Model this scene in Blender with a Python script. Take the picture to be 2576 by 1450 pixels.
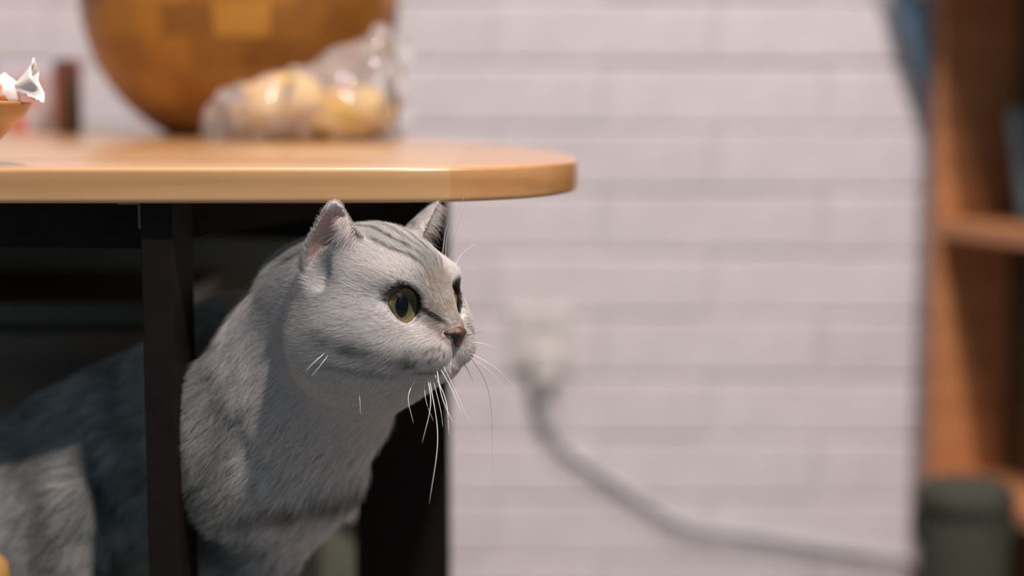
import bpy, bmesh, math, random
import numpy as np
from mathutils import Vector, Matrix
from mathutils.bvhtree import BVHTree

for o in list(bpy.data.objects):
    bpy.data.objects.remove(o, do_unlink=True)
SC = bpy.context.scene
COL = SC.collection
random.seed(7)
RNG = np.random.default_rng(7)

# ------------------------------------------------------------------ camera
F_PX, W_PX, H_PX = 4200.0, 2576.0, 1450.0
PITCH = math.atan(487.0 / F_PX)
CAM_Z = 0.7933
cam_d = bpy.data.cameras.new('camera')
cam = bpy.data.objects.new('camera', cam_d)
COL.objects.link(cam)
cam.location = (0, 0, CAM_Z)
cam.rotation_euler = (math.pi / 2 - PITCH, 0, 0)
cam_d.sensor_width = 36.0
cam_d.lens = F_PX / W_PX * 36.0
cam_d.clip_start = 0.02
cam_d.dof.use_dof = True
cam_d.dof.focus_distance = 0.942
cam_d.dof.aperture_fstop = 2.5
SC.camera = cam

# ------------------------------------------------------------------ world, exposure
w = bpy.data.worlds.new('world')
SC.world = w
w.use_nodes = True
w.node_tree.nodes['Background'].inputs[0].default_value = (0.20, 0.62, 0.95, 1)
w.node_tree.nodes['Background'].inputs[1].default_value = 0.34
SC.view_settings.view_transform = 'Standard'
SC.view_settings.look = 'None'
SC.view_settings.exposure = 0.0
SC.view_settings.gamma = 1.0
SC.view_settings.use_curve_mapping = False

LAMPS = [((1.0, -0.69, 3.38), 178.0), ((-0.05, 1.25, 3.38), 50.0)]      # ceiling lamps: place, watts

# ------------------------------------------------------------------ helpers
CP, SP = math.cos(PITCH), math.sin(PITCH)


def at(px, py, Y):
    """world point on the line of sight through photo pixel (px, py) at distance Y from the camera"""
    dx, dy = (px - W_PX / 2) / F_PX, (py - H_PX / 2) / F_PX
    d = (dx, CP - dy * SP, -SP - dy * CP)
    t = Y / d[1]
    return Vector((d[0] * t, Y, CAM_Z + d[2] * t))


def on_plane(px, py, z):
    dx, dy = (px - W_PX / 2) / F_PX, (py - H_PX / 2) / F_PX
    d = (dx, CP - dy * SP, -SP - dy * CP)
    t = (z - CAM_Z) / d[2]
    return Vector((d[0] * t, d[1] * t, z))


def tag(o, label=None, cat=None, group=None, kind=None):
    if label: o['label'] = label
    if cat: o['category'] = cat
    if group: o['group'] = group
    if kind: o['kind'] = kind
    return o


def obj(name, data, mat=None, parent=None, loc=None, rot=None):
    o = bpy.data.objects.new(name, data)
    COL.objects.link(o)
    if parent: o.parent = parent
    if loc is not None: o.location = loc
    if rot is not None: o.rotation_euler = rot
    if mat is not None and data is not None and not len(data.materials):
        data.materials.append(mat)
    return o


def empty(name, loc=(0, 0, 0), rz=0.0):
    o = bpy.data.objects.new(name, None)
    COL.objects.link(o)
    o.location = loc
    o.rotation_euler = (0, 0, rz)
    o.empty_display_size = 0.02
    return o


def mesh(name, verts, faces, smooth=False):
    m = bpy.data.meshes.new(name)
    m.from_pydata([tuple(v) for v in verts], [], [tuple(f) for f in faces])
    m.update()
    if smooth:
        m.polygons.foreach_set('use_smooth', [True] * len(m.polygons))
    return m


def bm_mesh(name, bm, smooth=False):
    bmesh.ops.recalc_face_normals(bm, faces=bm.faces[:])
    m = bpy.data.meshes.new(name)
    bm.to_mesh(m)
    bm.free()
    if smooth:
        m.polygons.foreach_set('use_smooth', [True] * len(m.polygons))
    return m


def box_bm(x0, x1, y0, y1, z0, z1, bev=0.0, seg=2):
    bm = bmesh.new()
    bmesh.ops.create_cube(bm, size=1.0)
    bmesh.ops.scale(bm, vec=(x1 - x0, y1 - y0, z1 - z0), verts=bm.verts)
    bmesh.ops.translate(bm, vec=((x0 + x1) / 2, (y0 + y1) / 2, (z0 + z1) / 2), verts=bm.verts)
    if bev > 0:
        bmesh.ops.bevel(bm, geom=bm.edges[:], offset=bev, segments=seg, affect='EDGES', profile=0.5)
    return bm


def box(name, x0, x1, y0, y1, z0, z1, mat, parent=None, bev=0.0015, seg=2):
    return obj(name, bm_mesh(name, box_bm(x0, x1, y0, y1, z0, z1, bev, seg)), mat, parent)


def lathe(name, prof, n=64, smooth=True):
    vs, fs = [], []
    for r, z in prof:
        for i in range(n):
            a = 2 * math.pi * i / n
            vs.append((r * math.cos(a), r * math.sin(a), z))
    for k in range(len(prof) - 1):
        for i in range(n):
            j = (i + 1) % n
            fs.append((k * n + i, k * n + j, (k + 1) * n + j, (k + 1) * n + i))
    bm = bmesh.new()
    m = mesh(name, vs, fs)
    bm.from_mesh(m)
    bpy.data.meshes.remove(m)
    bmesh.ops.remove_doubles(bm, verts=bm.verts, dist=1e-6)
    return bm_mesh(name, bm, smooth)


def catmull(pts, n=8, closed=False):
    pts = [np.array(p, float) for p in pts]
    out = []
    m = len(pts)
    for i in range(m if closed else m - 1):
        p0 = pts[(i - 1) % m] if (closed or i > 0) else 2 * pts[0] - pts[1]
        p1, p2 = pts[i], pts[(i + 1) % m]
        p3 = pts[(i + 2) % m] if (closed or i + 2 < m) else 2 * pts[-1] - pts[-2]
        for k in range(n):
            t = k / n
            out.append(0.5 * (2 * p1 + (p2 - p0) * t + (2 * p0 - 5 * p1 + 4 * p2 - p3) * t * t
                              + (3 * p1 - p0 - 3 * p2 + p3) * t ** 3))
    if not closed: out.append(pts[-1])
    return out


def tube(name, pts, rad, sides=8, smooth=True):
    """swept tube along pts; rad a number or a list of radii"""
    pts = [Vector(p) for p in pts]
    n = len(pts)
    rr = [rad] * n if not hasattr(rad, '__len__') else list(rad)
    vs, fs = [], []
    up = Vector((0.13, 0.31, 0.94)).normalized()
    for i, p in enumerate(pts):
        t = (pts[min(i + 1, n - 1)] - pts[max(i - 1, 0)]).normalized()
        a = t.cross(up)
        if a.length < 1e-4: a = t.cross(Vector((1, 0, 0)))
        a.normalize()
        b = a.cross(t)
        for k in range(sides):
            an = 2 * math.pi * k / sides
            vs.append(p + (a * math.cos(an) + b * math.sin(an)) * rr[i])
    for i in range(n - 1):
        for k in range(sides):
            j = (k + 1) % sides
            fs.append((i * sides + k, i * sides + j, (i + 1) * sides + j, (i + 1) * sides + k))
    fs.append(tuple(range(sides - 1, -1, -1)))
    fs.append(tuple((n - 1) * sides + k for k in range(sides)))
    return mesh(name, vs, fs, smooth)


# ------------------------------------------------------------------ materials
class NT:
    def __init__(self, name):
        self.m = bpy.data.materials.new(name)
        self.m.use_nodes = True
        self.t = self.m.node_tree
        self.b = self.t.nodes['Principled BSDF']
        self.out = self.t.nodes['Material Output']

    def n(self, typ, **kw):
        nd = self.t.nodes.new(typ)
        for k, v in kw.items():
            if k.startswith('i_'):
                nd.inputs[k[2:].replace('_', ' ')].default_value = v
            else:
                setattr(nd, k, v)
        return nd

    def l(self, a, b):
        self.t.links.new(a, b)

    def ramp(self, fac, stops):
        r = self.n('ShaderNodeValToRGB')
        el = r.color_ramp.elements
        while len(el) < len(stops): el.new(0.5)
        for e, (p, c) in zip(el, stops):
            e.position = p
            e.color = (*c, 1) if len(c) == 3 else c
        self.l(fac, r.inputs[0])
        return r.outputs[0]

    def bump(self, h, strength=0.2, dist=0.001):
        b = self.n('ShaderNodeBump')
        b.inputs['Strength'].default_value = strength
        b.inputs['Distance'].default_value = dist
        self.l(h, b.inputs['Height'])
        self.l(b.outputs[0], self.b.inputs['Normal'])


def plain(name, col, rough=0.5, var=0.12, scale=30.0, metal=0.0, coat=0.0, bump=0.0, spec=0.5):
    """base colour with a little procedural mottling"""
    k = NT(name)
    tc = k.n('ShaderNodeTexCoord')
    no = k.n('ShaderNodeTexNoise')
    no.inputs['Scale'].default_value = scale
    no.inputs['Detail'].default_value = 4
    k.l(tc.outputs['Object'], no.inputs['Vector'])
    lo = tuple(c * (1 - var) for c in col)
    hi = tuple(min(1, c * (1 + var)) for c in col)
    k.l(k.ramp(no.outputs['Fac'], [(0.3, lo), (0.7, hi)]), k.b.inputs['Base Color'])
    k.b.inputs['Roughness'].default_value = rough
    k.b.inputs['Metallic'].default_value = metal
    k.b.inputs['Coat Weight'].default_value = coat
    k.b.inputs['Specular IOR Level'].default_value = spec
    if bump: k.bump(no.outputs['Fac'], bump, 0.002)
    return k.m


def wood(name, lo, mid, hi, scale=(3, 40, 40), rough=0.4, coat=0.0, rnd=0.0, ring=6.0):
    """long grain along local X"""
    k = NT(name)
    tc = k.n('ShaderNodeTexCoord')
    mp = k.n('ShaderNodeMapping')
    mp.inputs['Scale'].default_value = scale
    k.l(tc.outputs['Object'], mp.inputs['Vector'])
    n1 = k.n('ShaderNodeTexNoise')
    n1.inputs['Scale'].default_value = 1.0
    n1.inputs['Detail'].default_value = 6
    n1.inputs['Distortion'].default_value = 0.6
    k.l(mp.outputs[0], n1.inputs['Vector'])
    wv = k.n('ShaderNodeTexWave')
    wv.wave_type = 'BANDS'
    wv.bands_direction = 'Z'
    wv.inputs['Scale'].default_value = ring / 40
    wv.inputs['Distortion'].default_value = 5.0
    wv.inputs['Detail'].default_value = 3.0
    k.l(mp.outputs[0], wv.inputs['Vector'])
    mx = k.n('ShaderNodeMix', data_type='FLOAT')
    mx.inputs[0].default_value = 0.4
    k.l(n1.outputs['Fac'], mx.inputs[2])
    k.l(wv.outputs['Fac'], mx.inputs[3])
    c = k.ramp(mx.outputs[0], [(0.22, lo), (0.5, mid), (0.8, hi)])
    if rnd:
        oi = k.n('ShaderNodeObjectInfo')
        mr = k.n('ShaderNodeMapRange')
        mr.inputs[3].default_value = 1 - rnd
        mr.inputs[4].default_value = 1 + rnd
        k.l(oi.outputs['Random'], mr.inputs[0])
        hs = k.n('ShaderNodeHueSaturation')
        k.l(mr.outputs[0], hs.inputs['Value'])
        k.l(c, hs.inputs['Color'])
        c = hs.outputs[0]
    k.l(c, k.b.inputs['Base Color'])
    k.b.inputs['Roughness'].default_value = rough
    k.b.inputs['Coat Weight'].default_value = coat
    k.b.inputs['Coat Roughness'].default_value = 0.25
    k.bump(n1.outputs['Fac'], 0.08, 0.0006)
    return k.m


M = {}
M['black_metal'] = plain('black_metal', (0.0075, 0.0052, 0.0042), 0.65, 0.2, 60, spec=0.12)
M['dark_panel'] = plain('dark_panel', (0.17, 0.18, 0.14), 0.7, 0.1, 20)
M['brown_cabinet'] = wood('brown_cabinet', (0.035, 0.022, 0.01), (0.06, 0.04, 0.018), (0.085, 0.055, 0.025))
M['beech'] = wood('beech', (0.39, 0.205, 0.075), (0.475, 0.26, 0.10), (0.555, 0.325, 0.14), (6, 60, 130), 0.42, 1.0, 0.0)
M['beech_orange'] = wood('beech_orange', (0.36, 0.165, 0.05), (0.45, 0.22, 0.075), (0.52, 0.27, 0.105), (6, 60, 130), 0.42, 1.0, 0.0)
M['shelf_wood'] = wood('shelf_wood', (0.44, 0.185, 0.075), (0.48, 0.205, 0.085), (0.52, 0.225, 0.097), (4, 30, 30), 0.45, 0.0, 0.08)
M['bench_wood'] = wood('bench_wood', (0.25, 0.14, 0.06), (0.34, 0.2, 0.09), (0.42, 0.26, 0.12), (4, 30, 30), 0.5, 0.0, 0.1)
M['floor'] = wood('floor_wood', (0.17, 0.155, 0.14), (0.22, 0.205, 0.19), (0.27, 0.25, 0.235), (2, 20, 20), 0.45, 0.0, 0.12)
M['white_plaster'] = plain('white_plaster', (0.74, 0.7, 0.715), 0.75, 0.03, 12, bump=0.1)
M['grey_plaster'] = plain('grey_plaster', (0.27, 0.29, 0.31), 0.8, 0.04, 12, bump=0.1)
M['mortar'] = plain('mortar', (0.61, 0.575, 0.605), 0.85, 0.06, 40, bump=0.3)
M['white_plastic'] = plain('white_plastic', (0.60, 0.575, 0.565), 0.45, 0.02)
M['cable_grey'] = plain('cable_grey', (0.51, 0.53, 0.55), 0.5, 0.05)
M['blue_cloth'] = plain('blue_cloth', (0.11, 0.19, 0.26), 0.85, 0.2, 90, bump=0.3)
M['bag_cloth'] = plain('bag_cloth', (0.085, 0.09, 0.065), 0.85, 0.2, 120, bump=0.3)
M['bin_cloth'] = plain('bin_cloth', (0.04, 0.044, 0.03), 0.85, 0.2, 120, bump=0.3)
M['book_blue'] = plain('book_blue', (0.12, 0.19, 0.21), 0.5, 0.1)
M['paper'] = plain('paper', (0.7, 0.66, 0.58), 0.8, 0.05)
M['black_plastic'] = plain('black_plastic', (0.012, 0.010, 0.009), 0.45, 0.2)


def brick_paint():
    k = NT('painted_brick')
    tc = k.n('ShaderNodeTexCoord')
    no = k.n('ShaderNodeTexNoise')
    no.inputs['Scale'].default_value = 22
    no.inputs['Detail'].default_value = 6
    k.l(tc.outputs['Object'], no.inputs['Vector'])
    oi = k.n('ShaderNodeObjectInfo')
    c = k.ramp(no.outputs['Fac'], [(0.3, (0.61, 0.575, 0.60)), (0.7, (0.675, 0.64, 0.665))])
    mr = k.n('ShaderNodeMapRange')
    mr.inputs[3].default_value = 0.95
    mr.inputs[4].default_value = 1.04
    k.l(oi.outputs['Random'], mr.inputs[0])
    hs = k.n('ShaderNodeHueSaturation')
    k.l(mr.outputs[0], hs.inputs['Value'])
    k.l(c, hs.inputs['Color'])
    k.l(hs.outputs[0], k.b.inputs['Base Color'])
    k.b.inputs['Roughness'].default_value = 0.6
    k.bump(no.outputs['Fac'], 0.5, 0.003)
    return k.m


M['brick'] = brick_paint()


def bowl_wood():
    """turned bowl of glued acacia blocks: rows of blocks of different browns"""
    k = NT('acacia_blocks')
    tc = k.n('ShaderNodeTexCoord')
    sx = k.n('ShaderNodeSeparateXYZ')
    k.l(tc.outputs['Object'], sx.inputs[0])
    an = k.n('ShaderNodeMath', operation='ARCTAN2')
    k.l(sx.outputs[1], an.inputs[0])
    k.l(sx.outputs[0], an.inputs[1])
    cb = k.n('ShaderNodeCombineXYZ')
    ma = k.n('ShaderNodeMath', operation='MULTIPLY')
    ma.inputs[1].default_value = 0.167
    k.l(an.outputs[0], ma.inputs[0])
    k.l(ma.outputs[0], cb.inputs[0])
    k.l(sx.outputs[2], cb.inputs[1])
    br = k.n('ShaderNodeTexBrick')
    br.inputs['Color1'].default_value = (0, 0, 0, 1)
    br.inputs['Color2'].default_value = (1, 1, 1, 1)
    br.inputs['Mortar'].default_value = (0.4, 0.4, 0.4, 1)
    br.inputs['Scale'].default_value = 1.0
    br.inputs['Mortar Size'].default_value = 0.0004
    br.inputs['Bias'].default_value = 0.0
    br.inputs['Brick Width'].default_value = 0.055
    br.inputs['Row Height'].default_value = 0.032
    k.l(cb.outputs[0], br.inputs['Vector'])
    no = k.n('ShaderNodeTexNoise')
    no.inputs['Scale'].default_value = 60
    no.inputs['Detail'].default_value = 5
    k.l(tc.outputs['Object'], no.inputs['Vector'])
    mx = k.n('ShaderNodeMix', data_type='FLOAT')
    mx.inputs[0].default_value = 0.35
    k.l(br.outputs['Color'], mx.inputs[2])
    k.l(no.outputs['Fac'], mx.inputs[3])
    k.l(k.ramp(mx.outputs[0], [(0.1, (0.17, 0.062, 0.010)), (0.5, (0.33, 0.132, 0.018)), (0.9, (0.48, 0.225, 0.03))]),
        k.b.inputs['Base Color'])
    k.b.inputs['Roughness'].default_value = 0.38
    return k.m


M['bowl'] = bowl_wood()


def film(name, tint=(1.0, 1.0, 1.0)):
    """thin clear packaging film"""
    k = NT(name)
    tr = k.n('ShaderNodeBsdfTransparent')
    tr.inputs[0].default_value = (*tint, 1)
    gl = k.n('ShaderNodeBsdfGlossy')
    gl.inputs['Roughness'].default_value = 0.06
    df = k.n('ShaderNodeBsdfDiffuse')
    df.inputs[0].default_value = (0.8, 0.78, 0.82, 1)
    lw = k.n('ShaderNodeLayerWeight')
    lw.inputs['Blend'].default_value = 0.28
    m1 = k.n('ShaderNodeMixShader')
    k.l(lw.outputs['Fresnel'], m1.inputs[0])
    k.l(tr.outputs[0], m1.inputs[1])
    k.l(gl.outputs[0], m1.inputs[2])
    m2 = k.n('ShaderNodeMixShader')
    m2.inputs[0].default_value = 0.22
    k.l(m1.outputs[0], m2.inputs[1])
    k.l(df.outputs[0], m2.inputs[2])
    k.l(m2.outputs[0], k.out.inputs['Surface'])
    return k.m


M['film'] = film('clear_film')

# ------------------------------------------------------------------ room
WALL_Y = 2.35
FLOOR_X0, FLOOR_X1, FLOOR_Y0 = -2.0, 1.6, -1.2
fl = obj('floor', bm_mesh('floor', box_bm(FLOOR_X0, FLOOR_X1, FLOOR_Y0, WALL_Y + 0.1, -0.05, -0.002)), M['floor'])
tag(fl, 'warm brown wooden plank floor', kind='structure')
pm = [bm_mesh('floor_plank', box_bm(-0.6, 0.6, -0.074, 0.074, -0.002, 0.0, 0.0006, 1)) for _ in range(2)]
for r in range(int((WALL_Y - FLOOR_Y0) / 0.15)):
    for c in range(3):
        x = FLOOR_X0 + 0.6 + c * 1.2 + (0.0 if r % 2 else 0.0)
        p = obj('floor_plank', pm[r % 2], M['floor'], fl, (x, FLOOR_Y0 + 0.075 + r * 0.15, 0))
ce = obj('ceiling', bm_mesh('ceiling', box_bm(FLOOR_X0, FLOOR_X1, FLOOR_Y0, WALL_Y + 0.1, 3.43, 3.5)), M['white_plaster'])
tag(ce, 'plain white ceiling', kind='structure')
wr = obj('wall_right', bm_mesh('wall_right', box_bm(FLOOR_X1 - 0.05, FLOOR_X1, FLOOR_Y0, WALL_Y + 0.1, -0.002, 3.43)), M['grey_plaster'])
tag(wr, 'plain grey side wall', kind='structure')
wl = obj('wall_left', bm_mesh('wall_left', box_bm(FLOOR_X0, FLOOR_X0 + 0.05, FLOOR_Y0, WALL_Y + 0.1, -0.002, 3.43)), M['grey_plaster'])
tag(wl, 'plain grey side wall at the left', kind='structure')

# brick wall: mortar slab behind, bricks proud of it
COURSE = 0.0885
z640 = at(1800, 640, WALL_Y).z
BL, BH = 0.31, COURSE
wb = obj('wall_back', bm_mesh('wall_back', box_bm(FLOOR_X0, FLOOR_X1, WALL_Y + 0.0048, WALL_Y + 0.1, -0.002, 3.43)), M['mortar'])
tag(wb, 'white painted brick wall', kind='structure')
brick_meshes = []
for v in range(5):
    bm = box_bm(-BL / 2 + 0.0002, BL / 2 - 0.0002, 0.0, 0.012, -BH / 2 + 0.0028, BH / 2 - 0.0028, 0.0034, 2)
    for vt in bm.verts:
        vt.co += Vector((random.uniform(-1, 1) * 0.0012, random.uniform(-1, 1) * 0.0009, random.uniform(-1, 1) * 0.0011))
    brick_meshes.append(bm_mesh('brick', bm))
z0 = z640 - math.floor(z640 / COURSE) * COURSE
n = 0
for r in range(-1, 15):
    z = z0 + (r + 0.5) * COURSE
    if z - BH / 2 < -0.01: continue
    for c in range(10):
        x = -1.58 + c * BL + (BL / 2 if r % 2 else 0)
        b = obj('brick', brick_meshes[n % 5], M['brick'], wb,
                (x, WALL_Y + random.uniform(-0.0008, 0.0012), z + random.uniform(-0.0008, 0.0008)),
                (random.uniform(-0.007, 0.007), random.uniform(-0.003, 0.003), random.uniform(-0.008, 0.008)))
        n += 1 + (n % 3 == 0)


def ceiling_lamp(pos, watt, label):
    t = empty('ceiling_lamp', pos)
    tag(t, label, 'lamp', 'round ceiling lamps')
    obj('housing', lathe('housing', [(0.001, 0.05), (0.11, 0.05), (0.11, 0.012), (0.1, 0.0), (0.085, 0.0), (0.08, 0.02), (0.001, 0.02)], 40),
        M['white_plastic'], t)
    k = NT('lamp_glow')
    k.b.inputs['Base Color'].default_value = (1, 1, 1, 1)
    k.b.inputs['Emission Color'].default_value = (1.0, 0.86, 0.76, 1)
    k.b.inputs['Emission Strength'].default_value = 6.0
    obj('diffuser', lathe('diffuser', [(0.001, 0.008), (0.05, 0.01), (0.078, 0.016)], 40), k.m, t)
    ld = bpy.data.lights.new('ceiling_lamp_light', 'AREA')
    ld.shape = 'DISK'
    ld.size = 0.15
    ld.energy = watt
    ld.color = (1.0, 0.87, 0.80)
    lo = bpy.data.objects.new('ceiling_lamp_light', ld)
    COL.objects.link(lo)
    lo.parent = t
    lo.location = (0, 0, -0.004)


ceiling_lamp(*LAMPS[0], 'small round white ceiling lamp out in the room, in front of the table')
ceiling_lamp(*LAMPS[1], 'small round white ceiling lamp over the table by the brick wall')

# ------------------------------------------------------------------ table
TS = 0.97
TOP_Z, TOP_T = CAM_Z - 0.0433 * TS, 0.0215 * TS
table = empty('table', (-0.6, 1.5, 0))
tag(table, 'pebble-shaped wooden table with honey-coloured top and black metal legs', 'table')
outline_pts = [(-0.75, 0.998), (-0.5, 0.997), (-0.3, 0.996), (-0.12, 0.998), (-0.045, 1.006), (0.002, 1.034), (0.031, 1.075), (0.0445, 1.13),
               (0.0425, 1.22), (0.029, 1.32), (-0.002, 1.44), (-0.06, 1.57), (-0.16, 1.80), (-0.33, 2.02), (-0.56, 2.19),
               (-0.85, 2.24), (-1.1, 2.15), (-1.28, 1.9), (-1.34, 1.55), (-1.24, 1.2), (-1.05, 1.04)]
outline_pts = [(x * TS, y * TS) for x, y in outline_pts]
outline = [(p[0], p[1]) for p in catmull(outline_pts, 10, True)]


def clip_x(poly, xc, keep_left):
    out = []
    for i in range(len(poly)):
        a, b = poly[i], poly[(i + 1) % len(poly)]
        ia = (a[0] <= xc) == keep_left
        ib = (b[0] <= xc) == keep_left
        if ia: out.append(a)
        if ia != ib:
            t = (xc - a[0]) / (b[0] - a[0])
            out.append((xc, a[1] + t * (b[1] - a[1])))
    return out


def plank_mesh(poly, seams):
    """rounded-over slab; no round-over along glue seams"""
    c = np.array(poly)
    n = len(c)
    nrm = np.zeros((n, 2))
    area = 0.5 * np.sum(c[:, 0] * np.roll(c[:, 1], -1) - np.roll(c[:, 0], -1) * c[:, 1])
    if area < 0: c = c[::-1].copy()
    for i in range(n):
        ds = []
        for a, b in ((c[i - 1], c[i]), (c[i], c[(i + 1) % n])):
            d = b - a
            if all(abs(a[0] - s) < 1e-6 and abs(b[0] - s) < 1e-6 for s in [0]) : pass
            seam = any(abs(a[0] - s) < 1e-6 and abs(b[0] - s) < 1e-6 for s in seams)
            if not seam and np.hypot(*d) > 1e-9:
                d /= np.hypot(*d)
                ds.append(np.array([d[1], -d[0]]))
        if ds:
            v = sum(ds)
            on_seam = any(abs(c[i][0] - s) < 1e-6 for s in seams)
            if on_seam: v = np.array([0.0, np.sign(v[1])])
            nrm[i] = v / max(1e-9, np.hypot(*v))
    rows = []
    R1, R2 = 0.0030, 0.0034
    for k in range(5):
        a = math.pi / 2 * k / 4
        rows.append((-R1 * (1 - math.sin(a)), TOP_Z - R1 * (1 - math.cos(a))))
    for k in range(5):
        a = math.pi / 2 * k / 4
        rows.append((-R2 * (1 - math.cos(a)), TOP_Z - TOP_T + R2 * (1 - math.sin(a))))
    vs, fs = [], []
    for off, z in rows:
        for i in range(n):
            p = c[i] + nrm[i] * off
            vs.append((p[0], p[1], z))
    m = len(rows)
    for r in range(m - 1):
        for i in range(n):
            j = (i + 1) % n
            fs.append((r * n + i, (r + 1) * n + i, (r + 1) * n + j, r * n + j))
    fs.append(tuple(range(n)))
    fs.append(tuple((m - 1) * n + i for i in range(n - 1, -1, -1)))
    me = mesh('plank', vs, fs)
    sm = [len(f) == 4 for f in fs]
    me.polygons.foreach_set('use_smooth', sm)
    bm = bmesh.new()
    bm.from_mesh(me)
    bpy.data.meshes.remove(me)
    me = bm_mesh('plank', bm)
    return me


top = empty('tabletop', (0, 0, 0))
top.parent = table
top.matrix_parent_inverse = Matrix.Translation((0.6, -1.5, 0))
seam_x = at(1131, 465, TS).x
seams = [seam_x - 0.46, seam_x - 0.92, seam_x]
seams.sort()
rest = outline
pieces = []
for s in seams:
    pieces.append(clip_x(rest, s, True))
    rest = clip_x(rest, s, False)
pieces.append(rest)
for i, p in enumerate(pieces):
    me = plank_mesh(p, seams)
    me.shade_smooth() if hasattr(me, 'shade_smooth') else None
    o = obj('plank', me, M['beech_orange'] if i == 3 else M['beech'], top)
    md = o.modifiers.new('wn', 'WEIGHTED_NORMAL') if False else None
    try:
        me.set_sharp_from_angle(angle=math.radians(35))
    except Exception:
        pass


def tpart(name, x0, x1, y0, y1, z0, z1, mat, bev=0.001):
    o = box(name, x0, x1, y0, y1, z0, z1, mat, None, bev)
    o.parent = table
    o.matrix_parent_inverse = Matrix.Translation((0.6, -1.5, 0))
    return o


ZU = TOP_Z - TOP_T
nlx0, nlx1 = at(361, 900, 0.982).x, at(440, 900, 0.982).x
tpart('leg', nlx0, nlx1, 0.982, 1.046, 0.0, ZU, M['black_metal'])
flx0, flx1 = at(893, 1300, 1.40).x, at(1128, 700, 1.40).x
tpart('leg', flx0, flx1, 1.40, 1.43, 0.0, ZU, M['black_metal'])
tpart('leg', -1.0, -0.98, 1.08, 1.145, 0.0, ZU, M['black_metal'])
tpart('leg', -0.95, -0.87, 1.8, 1.83, 0.0, ZU, M['black_metal'])
# mounting bracket beside the near leg
bk = at(347, 540, 0.986)
bx1 = at(361, 540, 0.982).x
bm = box_bm(bk.x, bx1 - 0.0002, 0.986, 0.99, at(350, 576, 0.986).z, ZU - 0.0015, 0.0004, 1)
b2 = box_bm(bk.x - 0.012, bx1 - 0.0002, 0.986, 1.02, ZU - 0.0018, ZU, 0.0, 1)
tmp = bm_mesh('tmp', b2)
bm.from_mesh(tmp)
br = obj('mounting_bracket', bm_mesh('mounting_bracket', bm), plain('bracket_steel', (0.10, 0.12, 0.11), 0.45, 0.1))
br.parent = table
br.matrix_parent_inverse = Matrix.Translation((0.6, -1.5, 0))


def beam(a, b, wdt, z0, z1):
    a, b = Vector(a), Vector(b)
    d = (b - a)
    n_ = Vector((-d.y, d.x)).normalized() * wdt / 2
    vs = []
    for z in (z0, z1):
        for p, s in ((a, 1), (b, 1), (b, -1), (a, -1)):
            vs.append((p.x + s * n_.x, p.y + s * n_.y, z))
    fs = [(0, 1, 2, 3), (7, 6, 5, 4), (0, 4, 5, 1), (1, 5, 6, 2), (2, 6, 7, 3), (3, 7, 4, 0)]
    bm = bmesh.new()
    bm.from_mesh(mesh('b', vs, fs))
    o = obj('frame_beam', bm_mesh('frame_beam', bm), M['black_metal'])
    o.parent = table
    o.matrix_parent_inverse = Matrix.Translation((0.6, -1.5, 0))


beam(((nlx0 + nlx1) / 2, 1.047), ((flx0 + flx1) / 2, 1.399), 0.018, ZU - 0.027, ZU)
beam((nlx0 - 0.0005, 1.016), (-0.9795, 1.11), 0.02, ZU - 0.03, ZU)
beam((flx0 - 0.0005, 1.415), (-0.91, 1.799), 0.02, ZU - 0.062, ZU)

# ------------------------------------------------------------------ dark furniture under the table
pxr = at(800, 900, 1.68).x
pan = empty('screen_panel', (-0.6, 1.69, 0))
tag(pan, 'dark grey upright panel standing under the table behind the cat', 'panel')
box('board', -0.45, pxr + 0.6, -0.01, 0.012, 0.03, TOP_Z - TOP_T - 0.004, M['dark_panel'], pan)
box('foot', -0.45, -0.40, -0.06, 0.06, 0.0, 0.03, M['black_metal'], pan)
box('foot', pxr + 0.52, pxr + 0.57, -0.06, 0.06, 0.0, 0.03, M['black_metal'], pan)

ctop = at(200, 757, 1.34).z
cab = empty('low_cabinet', (-0.5, 1.46, 0))
tag(cab, 'low dark brown wooden cabinet under the table behind the black leg', 'cabinet')
cx1 = at(425, 800, 1.34).x + 0.5
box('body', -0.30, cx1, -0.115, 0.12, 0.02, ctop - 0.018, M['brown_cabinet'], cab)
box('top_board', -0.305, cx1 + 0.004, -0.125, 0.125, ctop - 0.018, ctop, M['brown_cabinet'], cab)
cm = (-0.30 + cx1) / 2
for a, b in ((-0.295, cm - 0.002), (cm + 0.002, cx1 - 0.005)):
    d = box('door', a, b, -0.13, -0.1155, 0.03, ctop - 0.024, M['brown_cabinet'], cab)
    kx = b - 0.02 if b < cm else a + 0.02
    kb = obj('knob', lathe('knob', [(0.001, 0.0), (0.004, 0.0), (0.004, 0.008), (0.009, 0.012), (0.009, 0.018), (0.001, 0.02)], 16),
             M['black_metal'], d, (kx, -0.1295, ctop * 0.6), (math.pi / 2, 0, 0))

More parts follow.
